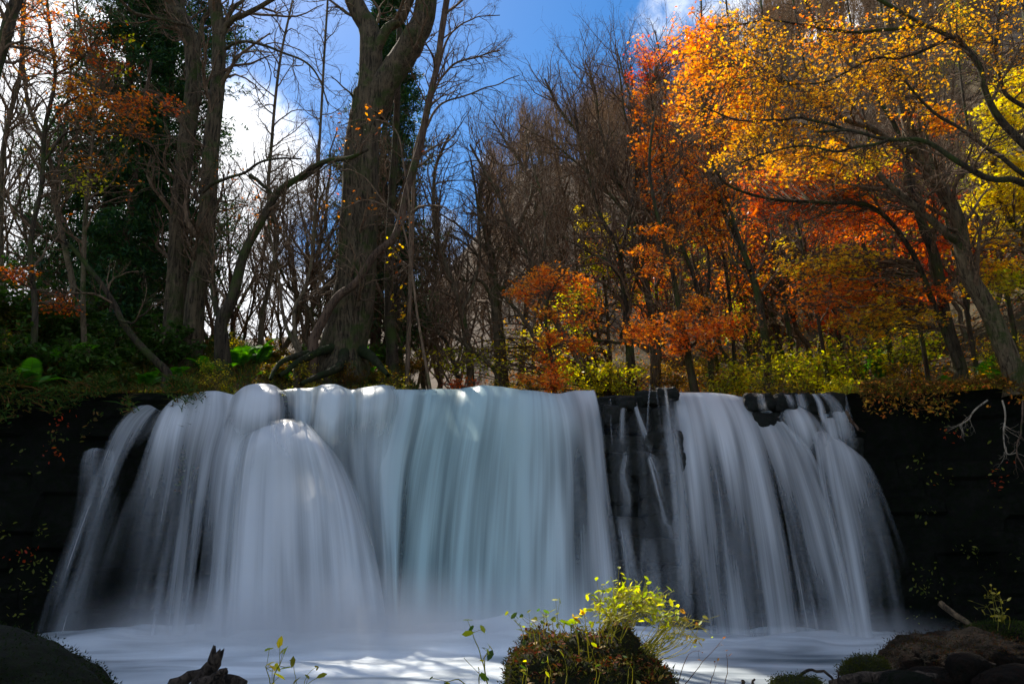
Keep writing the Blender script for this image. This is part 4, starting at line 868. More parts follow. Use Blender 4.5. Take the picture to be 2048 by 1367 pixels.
# leaf tiers of the left: orange maple against the dark conifer
l1 = make_tree('orange_maple', 'sparse orange maple whose leaves hang before the dark conifers at the upper left', 'maple', [
    ([(60, 760), (70, 640), (60, 500), (80, 380), (90, 260), (110, 160), (100, 60), (90, -40)], 13, 6, 18.5, 18.5),
    ([(88, 270), (130, 210), (190, 190), (250, 200), (310, 215), (360, 215)], 7, 3, 18.5, 18), ([(110, 150), (160, 120), (200, 60), (230, 0)], 6, 3, 18.5, 18), ([(84, 330), (130, 270), (190, 260), (260, 270)], 6, 3, 18.5, 18.2)], M_bark_dark, dens=.6, l1=1.5)
sprays(l1, [(70, 40, 18, 60, 50, ORANGE, 6), (130, 110, 18, 40, 30, ORANGE + GOLD, 3), (160, 185, 18, 50, 16, GOLD + ORANGE, 5), (240, 210, 18, 60, 18, ORANGE, 5), (310, 205, 18, 50, 12, ORANGE + RED, 3), (240, 260, 18, 60, 16, ORANGE + BROWN, 3), (200, 330, 18, 50, 16, BROWN + ORANGE, 2), (170, 130, 18, 60, 40, BROWN + RED, 4), (30, 545, 18, 34, 14, RED + ORANGE, 4), (120, 612, 20, 34, 12, RED + ORANGE, 4), (500, 440, 24, 60, 40, ORANGE + BROWN, 2), (245, 110, 18, 30, 40, YELLOW + LIME, 1), (60, 110, 18, 50, 40, ORANGE + BROWN, 5), (150, 230, 18, 30, 20, ORANGE, 3), (200, 80, 18, 60, 50, BROWN + RED, 4), (190, 380, 18, 30, 40, YELLOW + LIME, 2)], per=170, leafsz=.085)
l2 = make_tree('thin_tree', 'thin twiggy tree with few large russet leaves before the thick pale trunk', 'tree', [
    ([(860, 775), (835, 640), (820, 520), (800, 440), (745, 400), (700, 410), (668, 425)], 6, 2, 19.5, 19.5), ([(820, 520), (815, 380), (790, 260), (740, 240), (680, 250)], 5, 2, 19.5, 19.5), ([(800, 440), (720, 350), (660, 340)], 4, 2, 19.5, 19.5)], M_twig, dens=.6, l1=1.0, up=0, foliage=[(ORANGE + BROWN, .16, 1, None)], leafsz=.095, tpl=OVAL)

sprays(yv, [(790, 520, 22.7, 10, 40, YELLOW + GOLD, 2), (798, 620, 22.7, 8, 60, YELLOW + GOLD, 3), (794, 730, 22.6, 12, 40, YELLOW + DRAB, 3)], per=26, leafsz=.11, tpl=OVAL)
# --- many more trunks behind, each its own tree
def proto_tree(h, lean, seed, nl=5, leafy=None, dens=1.0, r0=.11):
    """trunk, branches and perhaps leaves as shared meshes round the origin"""
    q0 = catmull(np.array([(0, 0, -.5), (lean * .15, 0, h * .25), (lean * .5, RNG.normal() * .4, h * .55), (lean, RNG.normal() * .6, h * .95)]) + RNG.normal(size=(4, 3)) * np.array([.22, .22, 0]), 18)
    q0 += .05 * RNG.normal(size=q0.shape)
    r = np.linspace(r0, r0 * .22, 18)
    tr = MB(); v, f = tubes(q0[None], r[None], 8); tr.add(v, f)
    q, rr = sprout(q0[None], r[None], nl, .22, .85, .5, .55, K=10, wob=.12, up=.22, rr=.7, tip=.25); v, f = tubes(q, rr, 6)
    br = MB(); br.add(v, f)
    qa = np.concatenate([catmull(q0, 10)[None], q]); ra = np.concatenate([np.interp(np.linspace(0, 17, 10), np.arange(18), r)[None], rr])
    q2, r2 = sprout(qa, ra, int(8 * dens), .2, .97, .65, .38, K=7, wob=.18, up=.14, rr=.6); v, f = tubes(q2, r2, 4); br.add(v, f)
    q3, r3 = sprout(q2, r2, int(6 * dens), .12, .97, .7, .5, K=5, wob=.2, up=.1, rr=.65, tip=.4); v, f = tubes(q3, np.maximum(r3, .004), 3); br.add(v, f)
    q4, r4 = sprout(q3, r3, 4, .15, .97, .7, .55, K=4, wob=.2, up=.06, rr=.7, tip=.5); v, f = tubes(q4, np.maximum(r4, .0035), 3); br.add(v, f)
    lv = None
    if leafy:
        cols, frac, sz = leafy
        m = RNG.random(len(q4)) < frac; c = q4[m].reshape(-1, 3); c = c + RNG.normal(size=c.shape) * .08
        lv = MB(); cards(lv, c, sz, pal(len(c), cols), DIA, .5)
    return tr, br, lv
def proto_meshes(args, bm, tm):
    tr, br, lv = proto_tree(*args[0], **args[1])
    return tr.mesh('tree_trunk', bm), br.mesh('tree_branches', tm), (lv.mesh('tree_leaves', M_leaf) if lv else None)
PB = [proto_meshes(((h, ln, i), dict(nl=n, dens=d)), b, M_twig) for i, (h, ln, n, d, b) in enumerate([(10, -1.6, 7, 1, M_bark), (11, .6, 6, 1, M_bark_dark), (9, -2.4, 6, 1, M_bark), (12, -.6, 7, 1.1, M_bark), (8, -1.2, 5, 1, M_bark_dark)])]
PH = [proto_meshes(((h, ln, i), dict(nl=n, dens=d, r0=.13)), M_bark, M_twig_hill) for i, (h, ln, n, d) in enumerate([(10, -.9, 7, .95), (9, .6, 6, .95), (11, -.3, 7, .9)])]
PO = [proto_meshes(((h, ln, i), dict(nl=6, dens=1, leafy=lf)), M_bark_dark, M_twig) for i, (h, ln, lf) in enumerate([(7, -1.2, (ORANGE, .55, .12)), (8, -1.8, (GOLD, .4, .11)), (6.5, -.6, (YELLOW + LIME, .45, .10)), (7.5, .4, (RED + ORANGE, .4, .11))])]
def place(meshes, x, y, sc, rz, name, label, cat, group):
    z = float(H(x, y)) - .1
    t = thing(name, (x, y, z), label, cat, group); t.rotation_euler = (0, 0, rz); t.scale = (sc, sc, sc)
    for nm, me in zip(('trunk', 'branches', 'foliage'), meshes):
        if me is not None:
            o = link(nm, me, t)
            if nm == 'foliage': o['kind'] = 'stuff'
    return t
def at_px(px, Yd): return (px - 1024) / FPX * Yd * 1.0
def zone(px, zs, what):
    for lim, ph in zs:
        if px < lim: break
    return '%s standing %s' % (what, ph), 'tree', '%s group %s' % (what, ph)
R2 = random.Random(5)
for k in range(46):    # left side, thin bare trees against the bright sky
    px = R2.uniform(-60, 880); Yd = R2.uniform(26, 44)
    place(R2.choice(PB), at_px(px, Yd), Yd, R2.uniform(.75, 1.15), R2.uniform(-.7, .7) + (math.pi if R2.random() < .5 else 0), 'bare_tree', *zone(px, [(100, 'against white cloud at the far left edge'), (340, 'behind the dark conifers'), (460, 'behind the twin trunks'), (660, 'between the twin trunks and the thick pale tree'), (900, 'just right of the thick pale tree')], 'bare thin tree'))
for k in range(26):
    px = R2.uniform(840, 1380); Yd = R2.uniform(28, 56)
    place(R2.choice(PB), at_px(px, Yd), Yd, R2.uniform(.65, 1.0), R2.uniform(-.8, .8), 'bare_tree', *zone(px, [(980, 'left of the gnarled middle trees'), (1120, 'behind the knotted middle trunk'), (1260, 'behind the small orange maples'), (1400, 'behind the rock gap in the falls')], 'bare grey tree'))
for k in range(40):
    px = R2.uniform(1330, 2120); Yd = R2.uniform(24, 52)
    place(R2.choice(PB), at_px(px, Yd), Yd, R2.uniform(.8, 1.15), R2.uniform(-.6, .6), 'bare_tree', *zone(px, [(1500, 'behind the double stemmed orange maple'), (1700, 'behind the lime shrubs of the right bank'), (1880, 'between the lime shrubs and the sunlit leaning maple'), (2300, 'behind the yellow maple at the right edge')], 'slim bare tree leaning left'))
for k in range(22):
    px = R2.uniform(1250, 2120); Yd = R2.uniform(25, 42); i = R2.choice([0, 0, 1, 2, 3])
    place(PO[i], at_px(px, Yd), Yd, R2.uniform(.6, .95), R2.uniform(-.8, .8), 'autumn_tree', ['orange leaved tree deep in the wood on the right bank', 'golden leaved tree deep in the wood on the right bank', 'yellow green leaved tree deep in the wood on the right bank', 'red leaved tree deep in the wood on the right bank'][i], 'tree', ['orange trees in the right wood', 'golden trees in the right wood', 'yellow green trees in the right wood', 'red trees in the right wood'][i])
for k, (xb, xm, xt, w, Yd, ph) in enumerate([(1470, 1440, 1400, 9, 24, 'just right of the rock gap maples'), (1590, 1540, 1450, 12, 25, 'behind the lime shrubs over the right fall'), (1660, 1600, 1520, 9, 22, 'over the wet ledge of the right fall'), (1800, 1720, 1580, 13, 23, 'left of the dark upright maple'), (1860, 1800, 1690, 10, 21, 'right behind the tall upright fern'), (1960, 1900, 1820, 11, 22, 'between the two big leaning maples'), (2040, 1990, 1900, 13, 20, 'behind the foot of the sunlit leaning maple')]):
    make_tree('leaning_tree', 'dark slender stem leaning left ' + ph, 'tree', [([(xb, 790), ((xb + xm) / 2 + 8, 640), (xm, 470), ((xm + xt) / 2 - 10, 260), (xt, -20)], w, 4, Yd, Yd)], M_bark_dark, dens=.8, l1=2.0)
n = 0
while n < 178:         # the wooded hill, nearest first
    Yd = 46 + 45 * R2.random() ** .8; px = R2.uniform(860, 2150)
    if px < 1000 and Yd > 100: continue
    place(R2.choice(PH), at_px(px, Yd), Yd, R2.uniform(.6, 1.0), R2.uniform(-3, 3), 'bare_tree', *zone(px, [(1050, 'where the brown hill meets the sky left of the maples'), (1250, 'on the brown hill above the small orange maples'), (1500, 'on the hill behind the rock gap maples'), (1750, 'on the hill behind the lime shrubs'), (2300, 'on the hill behind the sunlit leaning maple')], 'leafless far tree')); n += 1

mb = MB()              # the farthest trees, read as one mass
for k in range(4):
    q0 = catmull(np.array([(0, 0, -.5), (-.3, .2, 4), (.3, -.2, 9)]), 10)[None]; r0 = np.linspace(.13, .03, 10)[None]
    q1, r1 = sprout(q0, r0, 10, .2, .95, .6, .5, K=7, wob=.15, up=.2, rr=.7); q2, r2 = sprout(q1, r1, 7, .15, .97, .7, .5, K=5, wob=.2, up=.1); q3, r3 = sprout(q2, np.maximum(r2, .008), 6, .1, .97, .7, .5, K=4, wob=.2, up=.1)
    parts = [tubes(q0, r0, 5), tubes(q1, r1, 4), tubes(q2, np.maximum(r2, .01), 3), tubes(q3, np.maximum(r3, .007), 3)]
    for j in range(40):
        Yd = R2.uniform(60, 126); px = R2.uniform(960 if Yd > 80 else 1100, 2150); x = at_px(px, Yd); a = R2.uniform(0, 6.28); sc = R2.uniform(.8, 1.2); ca, sa = math.cos(a) * sc, math.sin(a) * sc; z = float(H(x, Yd))
        M3 = np.array([[ca, sa, 0], [-sa, ca, 0], [0, 0, sc]])
        for v, f in parts: mb.add(v @ M3 + np.array([x, Yd, z]), f)
tag(link('far_wood', mb.mesh('far_wood', M_twig_hill)), 'far leafless wood along the top of the brown hill', 'wood', kind='stuff')

# ------------------------------------------------------------------ undergrowth
def ground_hit(px, py, far=60):
    for Yd in np.arange(17.5, far, .12):
        p = P(px, py, Yd)
        if Yd > CL(p[0]) + .05 and H(p[0], Yd) >= p[2]: return np.array((p[0], Yd, float(H(p[0], Yd))))
    p = P(px, py, 20); yy = float(CL(p[0])) + .5
    return np.array((p[0], yy, float(H(p[0], yy))))
def frond_mesh(name, seed, L=1.0):
    n = 17; t = np.linspace(0, 1, n); q = np.stack([.05 * np.sin(t * 3 + seed), L * (t * .92), L * (.62 * t - .72 * t ** 2.2)], -1)
    mb = MB(); v, f = tubes(q[None], np.linspace(.009, .003, n)[None], 3); mb.add(v, f, np.array((.10, .10, .02)))
    tg = unit(np.gradient(q, axis=0))
    for s in (-1, 1):
        k = np.arange(2, n * 2 - 1) / (n * 2 - 1); qq = np.stack([np.interp(k, t, q[:, i]) for i in range(3)], -1); tt = np.stack([np.interp(k, t, tg[:, i]) for i in range(3)], -1)
        w = .23 * L * np.sin(np.clip(k * 1.05, 0, 1) ** .75 * math.pi) ** .8 + .015
        d = unit(np.stack([np.full(len(k), s * 1.0), .35 + 0 * k, -.18 + 0 * k], -1)); tip = qq + d * w[:, None]
        h = tt * (.018 * L + .0)
        v = np.stack([qq - h, (qq + tip) / 2 - h * 1.1, tip, (qq + tip) / 2 + h * 1.1, qq + h], 1)
        N = len(k); f = (np.array([(0, 1, 3, 4)])[None] + (np.arange(N) * 5)[:, None, None]).reshape(-1, 4)
        f2 = (np.array([(1, 2, 3)])[None] + (np.arange(N) * 5)[:, None, None]).reshape(-1, 3)
        col = np.repeat(pal(N, [(.09, .26, .03), (.13, .32, .04), (.07, .2, .03)]), 5, 0)
        mb.add(v.reshape(-1, 3), f, col); mb.f.append(f2 + mb.n - 5 * N)
    return mb.mesh(name, M_fern)
FR = [frond_mesh('frond_%s' % w, i) for i, w in enumerate(('curved', 'straight', 'bent'))]
def fern(pos, size, label, n=9, upright=.0, group='ferns on the banks'):
    t = thing('fern', tuple(pos), label, 'fern', group)
    for k in range(n):
        o = link('frond', FR[k % 3], t); o.rotation_euler = (R(20 + 45 * upright + RNG.uniform(-12, 22)), RNG.normal() * .12, k * 2 * math.pi / n + RNG.normal() * .25)
        s = size * RNG.uniform(.75, 1.15); o.scale = (s, s, s)
    return t
fern_spots = [(105, 770, 1.1, .5, 'large upright fern low on the dark left bank'), (60, 800, .8, 0, 'drooping fern nearest the left edge on the bank'), (200, 770, .7, 0, 'fern among brown grass on the left bank'), (290, 780, .8, 0, 'wide fern just above the leftmost streak of water'),
    (415, 752, .6, .2, 'bright lime fern below the twin trunks'), (480, 735, .75, .3, 'bright fern between the leaning tree and the mossy root'), (518, 728, .8, .3, 'tall bright fern just left of the arching root'), (560, 756, .5, 0, 'small fern under the arching root'), (585, 764, .5, 0, 'small pale fern at the water lip by the root'),
    (655, 750, .6, .3, 'fern growing at the foot of the thick pale tree'), (716, 735, .6, .2, 'fern right of the thick pale tree foot'), (735, 756, .5, 0, 'low fern at the lip below the thick tree'), (640, 690, .5, 0, 'fern perched on top of the mossy root'), (440, 760, .55, 0, 'fern at the top of the round white lobe of water'), (345, 762, .6, 0, 'small dark fern over the left fan of water'),
    (1762, 762, 1.0, .8, 'tall upright green fern on the right bank'), (1722, 768, .7, .2, 'low green fern left of the tall upright one'), (1800, 775, .5, 0, 'small fern right of the tall upright one'), (1985, 775, .75, .5, 'dark green fern near the right edge of the bank'), (2030, 780, .7, .2, 'fern at the very right edge of the bank'), (1905, 780, .5, 0, 'small fern below the large sunlit maple')]
for (px, py, s, u, lb) in fern_spots:
    fern(ground_hit(px, py), s * 1.3, lb, upright=u)
def shrub_meshes(hgt, wid, cols, sz, seed, ns=7, nleaf=1400, tpl=OVAL, mat=None):
    a = RNG.uniform(0, 2 * math.pi, ns); q0 = np.zeros((ns, 7, 3)); k = np.linspace(0, 1, 7)
    for i in range(ns):
        q0[i, :, 0] = np.cos(a[i]) * wid * .5 * k ** 1.2 * RNG.uniform(.4, 1.1); q0[i, :, 1] = np.sin(a[i]) * wid * .5 * k ** 1.2 * RNG.uniform(.4, 1.1); q0[i, :, 2] = hgt * k * RNG.uniform(.55, 1)
    q0 += RNG.normal(size=q0.shape) * .03; r0 = np.tile(np.linspace(.014, .005, 7), (ns, 1))
    q1, r1 = sprout(q0, r0, 7, .25, .98, .8, .42, K=5, wob=.2, up=.03, flat=.4); q2, r2 = sprout(q1, r1, 5, .2, 1, .8, .55, K=4, wob=.2, up=0, flat=.5)
    mb = MB()
    for q, r in ((q0, r0), (q1, r1), (q2, r2)): v, f = tubes(q, r, 3); mb.add(v, f)
    i = RNG.integers(0, len(q2), nleaf); j = RNG.integers(1, 4, nleaf); c = q2[i, j] + RNG.normal(size=(nleaf, 3)) * .05
    ml = MB(); cards(ml, c, sz, pal(nleaf, cols), tpl, .5)
    return mb.mesh('shrub_stem', M_twig), ml.mesh('shrub_leaves', mat or M_leaf)
S_lime = [shrub_meshes(1.3, 1.7, LIME + DRAB, .085, 1, nleaf=900), shrub_meshes(1.0, 1.4, LIME + YELLOW, .08, 2, nleaf=1000), shrub_meshes(1.8, 1.6, LIME + YELLOW + GREEN, .09, 3, nleaf=800)]
S_gold = [shrub_meshes(1.1, 1.5, GOLD + DRAB + BROWN + DRAB, .08, 4, nleaf=900), shrub_meshes(1.5, 1.6, YELLOW + DRAB * 2, .08, 5, nleaf=600)]
S_dark = [shrub_meshes(1.3, 1.5, GREEN, .12, 6, mat=M_green), shrub_meshes(1.0, 1.5, GREEN + DRAB, .10, 7, mat=M_green), shrub_meshes(1.5, 1.3, GREEN, .14, 8, nleaf=1000, mat=M_green)]
S_drab = [shrub_meshes(1.1, 1.4, DRAB + BROWN, .09, 9), shrub_meshes(.9, 1.3, DRAB + GREEN + BROWN, .08, 10), shrub_meshes(1.4, 1.2, DRAB + YELLOW, .08, 11, nleaf=600)]
def zone2(px, zs, what):
    a, b, c = zone(px, zs, what); return a, c
def shrub(meshes, pos, s, rz, label, group):
    t = thing('shrub', tuple(pos), label, 'shrub', group); t.scale = (s, s, s); t.rotation_euler = (0, 0, rz)
    link('stem', meshes[0], t); o = link('foliage', meshes[1], t); o['kind'] = 'stuff'; return t
def at_d(px, d):
    Yd = 19.0
    for _ in range(6): x = (px - 1024) / FPX * Yd; Yd = float(CL(x)) + d
    return np.array((x, Yd, float(H(x, Yd)) - .03))
lime_names = ['bright lime shrub by the right fall, nearest the rock gap', 'lime shrub behind the lip of the right fall', 'glowing yellow green shrub above the right fall', 'lime shrub left of the tall upright fern']
for k, (px, d, s) in enumerate([(1440, 3, .9), (1500, 4, 1.0), (1560, 3.4, 1.0), (1640, 4.5, 1.1), (1690, 3, .8), (1740, 5.5, 1.2), (1540, 6, 1.1), (1610, 7, 1.2), (1820, 5, 1.0), (1450, 6, .8), (1180, 5, .8), (1130, 7, .9), (1260, 4.6, .7), (1680, 7.5, 1.3), (1850, 7, 1.1)]):
    shrub(S_lime[k % 3], at_d(px, d), s * (1.15 if px > 1400 else 1), k * 1.3, *zone2(px, [(1300, 'low behind the middle of the lip'), (1470, 'beside the rock gap above the right fall'), (1570, 'over the middle of the right fall'), (1700, 'over the wet ledge of the right fall'), (2000, 'behind the tall upright fern')], 'sunlit lime green shrub'))
for k in range(60):
    px = R2.uniform(1400, 2100); d = R2.uniform(1.2, 22)
    shrub(S_gold[k % 2], at_d(px, d), R2.uniform(.45, .9), R2.uniform(0, 6), *zone2(px, [(1500, 'behind the left end of the right fall'), (1700, 'among the lime shrubs above the right fall'), (1830, 'around the tall upright fern'), (1960, 'left of the sunlit leaning maple'), (2300, 'at the right edge of the bank')], 'golden leaved bush'))
for k in range(36):
    px = R2.uniform(800, 1400); d = R2.uniform(5, 14)
    shrub(S_gold[k % 2], at_d(px, d), R2.uniform(.5, .8), R2.uniform(0, 6), *zone2(px, [(950, 'low right of the thick pale tree'), (1120, 'low behind the middle curtain of water'), (1250, 'low beside the small orange maples'), (1500, 'low behind the rock gap')], 'yellowish bush'))
for k in range(30):
    px = R2.uniform(-120, 330); d = R2.uniform(.6, 6)
    shrub(S_dark[k % 3], at_d(px, d), R2.uniform(.7, 1.25) * (1.1 if px < 120 else .8), R2.uniform(0, 6), *zone2(px, [(0, 'at the far left edge of the bank'), (110, 'left of the large upright fern'), (220, 'below the dark conifers'), (400, 'left of the twin trunks')], 'dark evergreen bush'))
for k in range(34):
    px = R2.uniform(-60, 800); d = R2.uniform(.5, 7)
    shrub(S_drab[k % 3], at_d(px, d), R2.uniform(.4, .8), R2.uniform(0, 6), *zone2(px, [(120, 'at the far left of the bank'), (300, 'over the leftmost streak of water'), (460, 'below the twin trunks'), (640, 'about the arching mossy root'), (900, 'right of the thick pale tree')], 'small olive brown bush'))
for k in range(14):
    px = R2.uniform(330, 820); d = R2.uniform(4, 9)
    shrub(S_dark[k % 3], at_d(px, d), R2.uniform(.5, .8), R2.uniform(0, 6), 'dark green bush round the trunks on the left bank crest', 'dark bushes on the bank crest')
for k, px in enumerate([335, 372, 408, 452, 500, 536, 575, 628, 664, 706, 742]):
    shrub(S_lime[k % 3], at_d(px, 1.2 + (k * 37 % 11) * .16), .28 + .05 * (k % 4), k, ['lime', 'yellow green'][k % 2] + ' herb clump at the water lip, ' + ['over the left fan of water', 'left of the leaning tree', 'below the twin trunks', 'at the foot of the leaning tree', 'above the round white lobe', 'left of the arching root', 'under the arching root', 'right of the arching root', 'below the thick pale tree', 'at the thick pale tree foot', 'right of the thick pale tree'][k], 'bright herb clumps along the left lip')
# fallen leaves and ground cover
def scatter(n, x0, x1, d0, d1, pw=1.0):
    x = RNG.uniform(x0, x1, n); d = d0 + (d1 - d0) * RNG.random(n) ** pw; y = CL(x) + d; return np.stack([x, y, H(x, y)], -1)
mb = MB()
c = scatter(42000, -2, 22, 0, 30, 1.5); c = c[(c[:, 0] > 7.6) | (c[:, 1] - CL(c[:, 0]) > 2.6)]; c[:, 2] += .02 + .05 * RNG.random(len(c)); cards(mb, c, .09, pal(len(c), GOLD + ORANGE + BROWN + BROWN), OVAL, .5)
c = scatter(26000, -16, -1, 0, 9, 1.3); c = c[(c[:, 0] < -6.9) | (c[:, 1] - CL(c[:, 0]) > 1.6)]; c[:, 2] += .02 + .05 * RNG.random(len(c)); cards(mb, c, .085, pal(len(c), BROWN * 3 + DRAB * 2 + YELLOW), OVAL, .5)
tag(link('fallen_leaves', mb.mesh('fallen_leaves', M_litter)), 'fallen brown, gold and orange leaves covering both banks', 'fallen leaves', kind='stuff')
def blades(mb, c, h, cols, w=.012, lean=.45):
    N = len(c); d = unit(np.stack([RNG.normal(size=N) * lean, RNG.normal(size=N) * lean, np.ones(N)], -1)); a = unit(np.cross(d, RNG.normal(size=(N, 3))))
    hh = (h * RNG.uniform(.5, 1.2, N))[:, None]; m = c + d * hh * .55; t = c + d * hh + np.stack([d[:, 0] * hh[:, 0] * .6, d[:, 1] * hh[:, 0] * .6, -.12 * hh[:, 0]], -1)
    v = np.stack([c - a * w, c + a * w, m + a * w * .8, t, m - a * w * .8], 1).reshape(-1, 3)
    i = (np.arange(N) * 5)[:, None]; cc = np.repeat(pal(N, cols), 5, 0)
    mb.add(v, i + np.array([[0, 1, 2, 4]]), cc); mb.f.append(i + np.array([[4, 2, 3]]) + mb.n - 5 * N)
mb = MB()
c = scatter(14000, 7.4, 15, 0, 6, 1.4); blades(mb, c, .28, DRAB + LIME + YELLOW)
c = scatter(16000, -15, -1.5, 0.0, 7, 1.2); c = c[(c[:, 0] < -6.9) | (c[:, 1] - CL(c[:, 0]) > 1.5)]; blades(mb, c, .3, GREEN * 2 + DRAB + BROWN)
tag(link('grass', mb.mesh('grass', M_litter)), 'grass and low herbs on both banks', 'grass', kind='stuff')
# plants draping over the edge and clinging to the side walls
def wall_pts(n, x0, x1, zt, zb, pw):
    x = RNG.uniform(x0, x1, n); z = zt - (zt - zb) * RNG.random(n) ** pw * (.45 + 1.1 * np.clip(.5 + fbm(x * 1.3, 0 * x, 0, 4, 31), 0, 1.2)); k_ = fbm(x * 1.7, z * 2.2, 0, 3, 32) > -.08; x = x[k_]; z = z[k_]; n = len(x); return np.stack([x, CL(x) - .32 - .25 * RNG.random(n) - .3 * (5.3 - z) / 6, z], -1)
mb = MB()
c = wall_pts(5000, -15, -6.9, 5.45, 3.7, 2.0); cards(mb, c, .08, pal(len(c), GREEN * 3 + DRAB * 2 + BROWN), OVAL, 1.0)
c = wall_pts(4000, 7.9, 15, 5.42, 4.7, 2.4); cards(mb, c, .08, pal(len(c), GOLD + BROWN * 2 + DRAB + ORANGE), OVAL, 1.0)
c = wall_pts(4500, -15, -6.9, 5.5, 4.2, 1.6); blades(mb, c, .3, GREEN * 2 + BROWN[:2], lean=1.4)
c = wall_pts(2000, 7.9, 15, 5.45, 5.0, 1.5); blades(mb, c, .22, DRAB + BROWN, lean=1.4)
tag(link('hanging_herbs', mb.mesh('hanging_herbs', M_litter)), 'herbs and leaves draping over the edges of the side walls', 'hanging plants', kind='stuff')
mb = MB()
for k in range(46):
    px = RNG.uniform(1800, 2060) if k % 3 else RNG.uniform(-20, 105); x = (px - 1024) / FPX * 17.0; z = RNG.uniform(.3, 4.9)
    if px < 220 and z > 4.6 - .0: continue
    n = RNG.integers(2, 16); c = np.array([x, float(CL(x)) - .75, z]) + RNG.normal(size=(n, 3)) * np.array([.16, .04, .12])
    cards(mb, c, .075, pal(n, [(.22, .24, .04), (.30, .28, .05), (.12, .16, .03)] if k % 7 else RED), OVAL, 1.2)
tag(link('wall_leaves', mb.mesh('wall_leaves', M_leaf)), 'small leaves clinging to the black side walls', 'climbing plant', kind='stuff')
def twiggy(name, label, cat, paths, mat, loc=None, sub=None, group=None):
    """paths: (px points, w0, w1, Y0, Y1)"""
    root = None
    for (pp, w0, w1, y0, y1) in paths:
        q = hero_pts(pp, y0, y1, wob=.01); r = np.linspace(W(w0, y0) / 2, W(w1, y1) / 2, len(q)); S = 8 if w0 > 8 else 5
        v, f = tubes(q[None], r[None], S); mb = MB(); mb.add(v, f)
        if sub:
            q2, r2 = sprout(q[None], r[None], sub[0], .2, 1, .8, 1, K=5, wob=.3, up=sub[2] if len(sub) > 2 else 0, Lfix=sub[1], rr=.6); v, f = tubes(q2, r2, 3); mb.add(v, f)
            q3, r3 = sprout(q2, r2, 3, .3, 1, .8, .5, K=4, wob=.3, up=0); v, f = tubes(q3, r3, 3); mb.add(v, f)
        if root is None:
            root = link(name, mb.mesh(name, mat, loc=q[0]), None, tuple(q[0])); tag(root, label, cat, group); b0 = q[0]
        else: link('side_branch', mb.mesh(name, mat, loc=b0), root)
    return root
M_rootpale = bark_mat('bare_root_bark', (.16, .12, .08), (.30, .24, .17), .0, bump=.1)
twiggy('hanging_root', 'pale dead root hanging down the black wall at the right', 'root', [([(2005, 800), (2010, 830), (2008, 870), (2014, 905), (2036, 905)], 4, 2, 15.2, 15.0)], M_rootpale, sub=(9, .45, -.2))
twiggy('hanging_root', 'thin brown root trailing down at the far right edge of the wall', 'root', [([(2046, 800), (2044, 850), (2034, 900), (2048, 940)], 4, 2, 15, 14.8)], M_bark_brown, sub=(6, .5, -.2))
twiggy('hanging_root', 'spray of fine pale roots under the leafy edge of the right bank', 'root', [([(1975, 800), (1950, 820), (1935, 840), (1920, 850), (1926, 862)], 4, 2, 15.6, 15.4)], M_rootpale, sub=(8, .35, -.1))
twiggy('hanging_root', 'dark driftwood stub hanging beside the right edge of the right fall', 'root', [([(1693, 822), (1700, 838), (1712, 852), (1717, 860)], 7, 4, 16.9, 16.7)], M_bark_brown, sub=(5, .2, -.2))
twiggy('wet_log', 'mossy log slanting down against the foot of the right wall', 'log', [([(1880, 1205), (1910, 1228), (1940, 1248), (1968, 1266)], 12, 9, 13.6, 13.0)], M_bark_dark, sub=(3, .3, .1))

# ------------------------------------------------------------------ foreground
def boulder(name, label, px, py, Yd, hw, hh, dpt, mat, seed, blocky=.15, rough=.3, rz=0, ry=0, freq=1.3, group=None, cat='rock', detail=4):
    me = rock_mesh(name, mat, W(hw, Yd), dpt, W(hh, Yd), seed, blocky, detail, rough, freq); o = link(name, me); o.location = P(px, py, Yd); o.rotation_euler = (0, ry, rz); return tag(o, label, cat, group)
def surf_points(o, n, up=.2):
    me = o.data; k = len(me.vertices); v = np.zeros(k * 3, np.float32); me.vertices.foreach_get('co', v); v = v.reshape(-1, 3)
    nn = np.zeros(k * 3, np.float32); me.vertices.foreach_get('normal', nn); nn = nn.reshape(-1, 3)
    idx = np.where(nn[:, 2] > up)[0]; i = RNG.choice(idx, n); return v[i] + RNG.normal(size=(n, 3)) * .02, nn[i]
def moss_tufts(o, n, h, cols, up=0.0, name='moss', mat=None):
    c, nn = surf_points(o, n, up); mb = MB(); d = unit(nn + RNG.normal(size=nn.shape) * .5); a = unit(np.cross(d, RNG.normal(size=d.shape))) * .006
    hh = (h * RNG.uniform(.4, 1.2, n))[:, None]; v = np.stack([c - a, c + a, c + d * hh], 1).reshape(-1, 3); mb.add(v, np.arange(n * 3).reshape(-1, 3), np.repeat(pal(n, cols), 3, 0))
    x = link(name, mb.mesh(name, mat or M_litter), o); x['kind'] = 'stuff'; return x
mound = boulder('mossy_boulder', 'mossy boulder strewn with red brown leaves, low in the middle foreground', 1176, 1474, 6.0, 168, 174, .6, M_moss, 91, .32, .34, freq=2.1)
moss_tufts(mound, 16000, .035, [(.035, .045, .008), (.06, .065, .012), (.05, .03, .012), (.09, .09, .016)], -.1)
c, nn = surf_points(mound, 1700, .72); mb = MB(); cards(mb, c + nn * .015, .034, pal(1700, [(.09, .025, .012), (.15, .035, .015), (.06, .03, .012), (.10, .07, .02)], None), OVAL, .6)
c, nn = surf_points(mound, 60, .75); cards(mb, c + nn * .03, .05, pal(60, [(.45, .32, .16), (.42, .18, .04), (.30, .26, .08)]), OVAL, .35)
x = link('leaf_litter', mb.mesh('leaf_litter', M_litter), mound); x['kind'] = 'stuff'
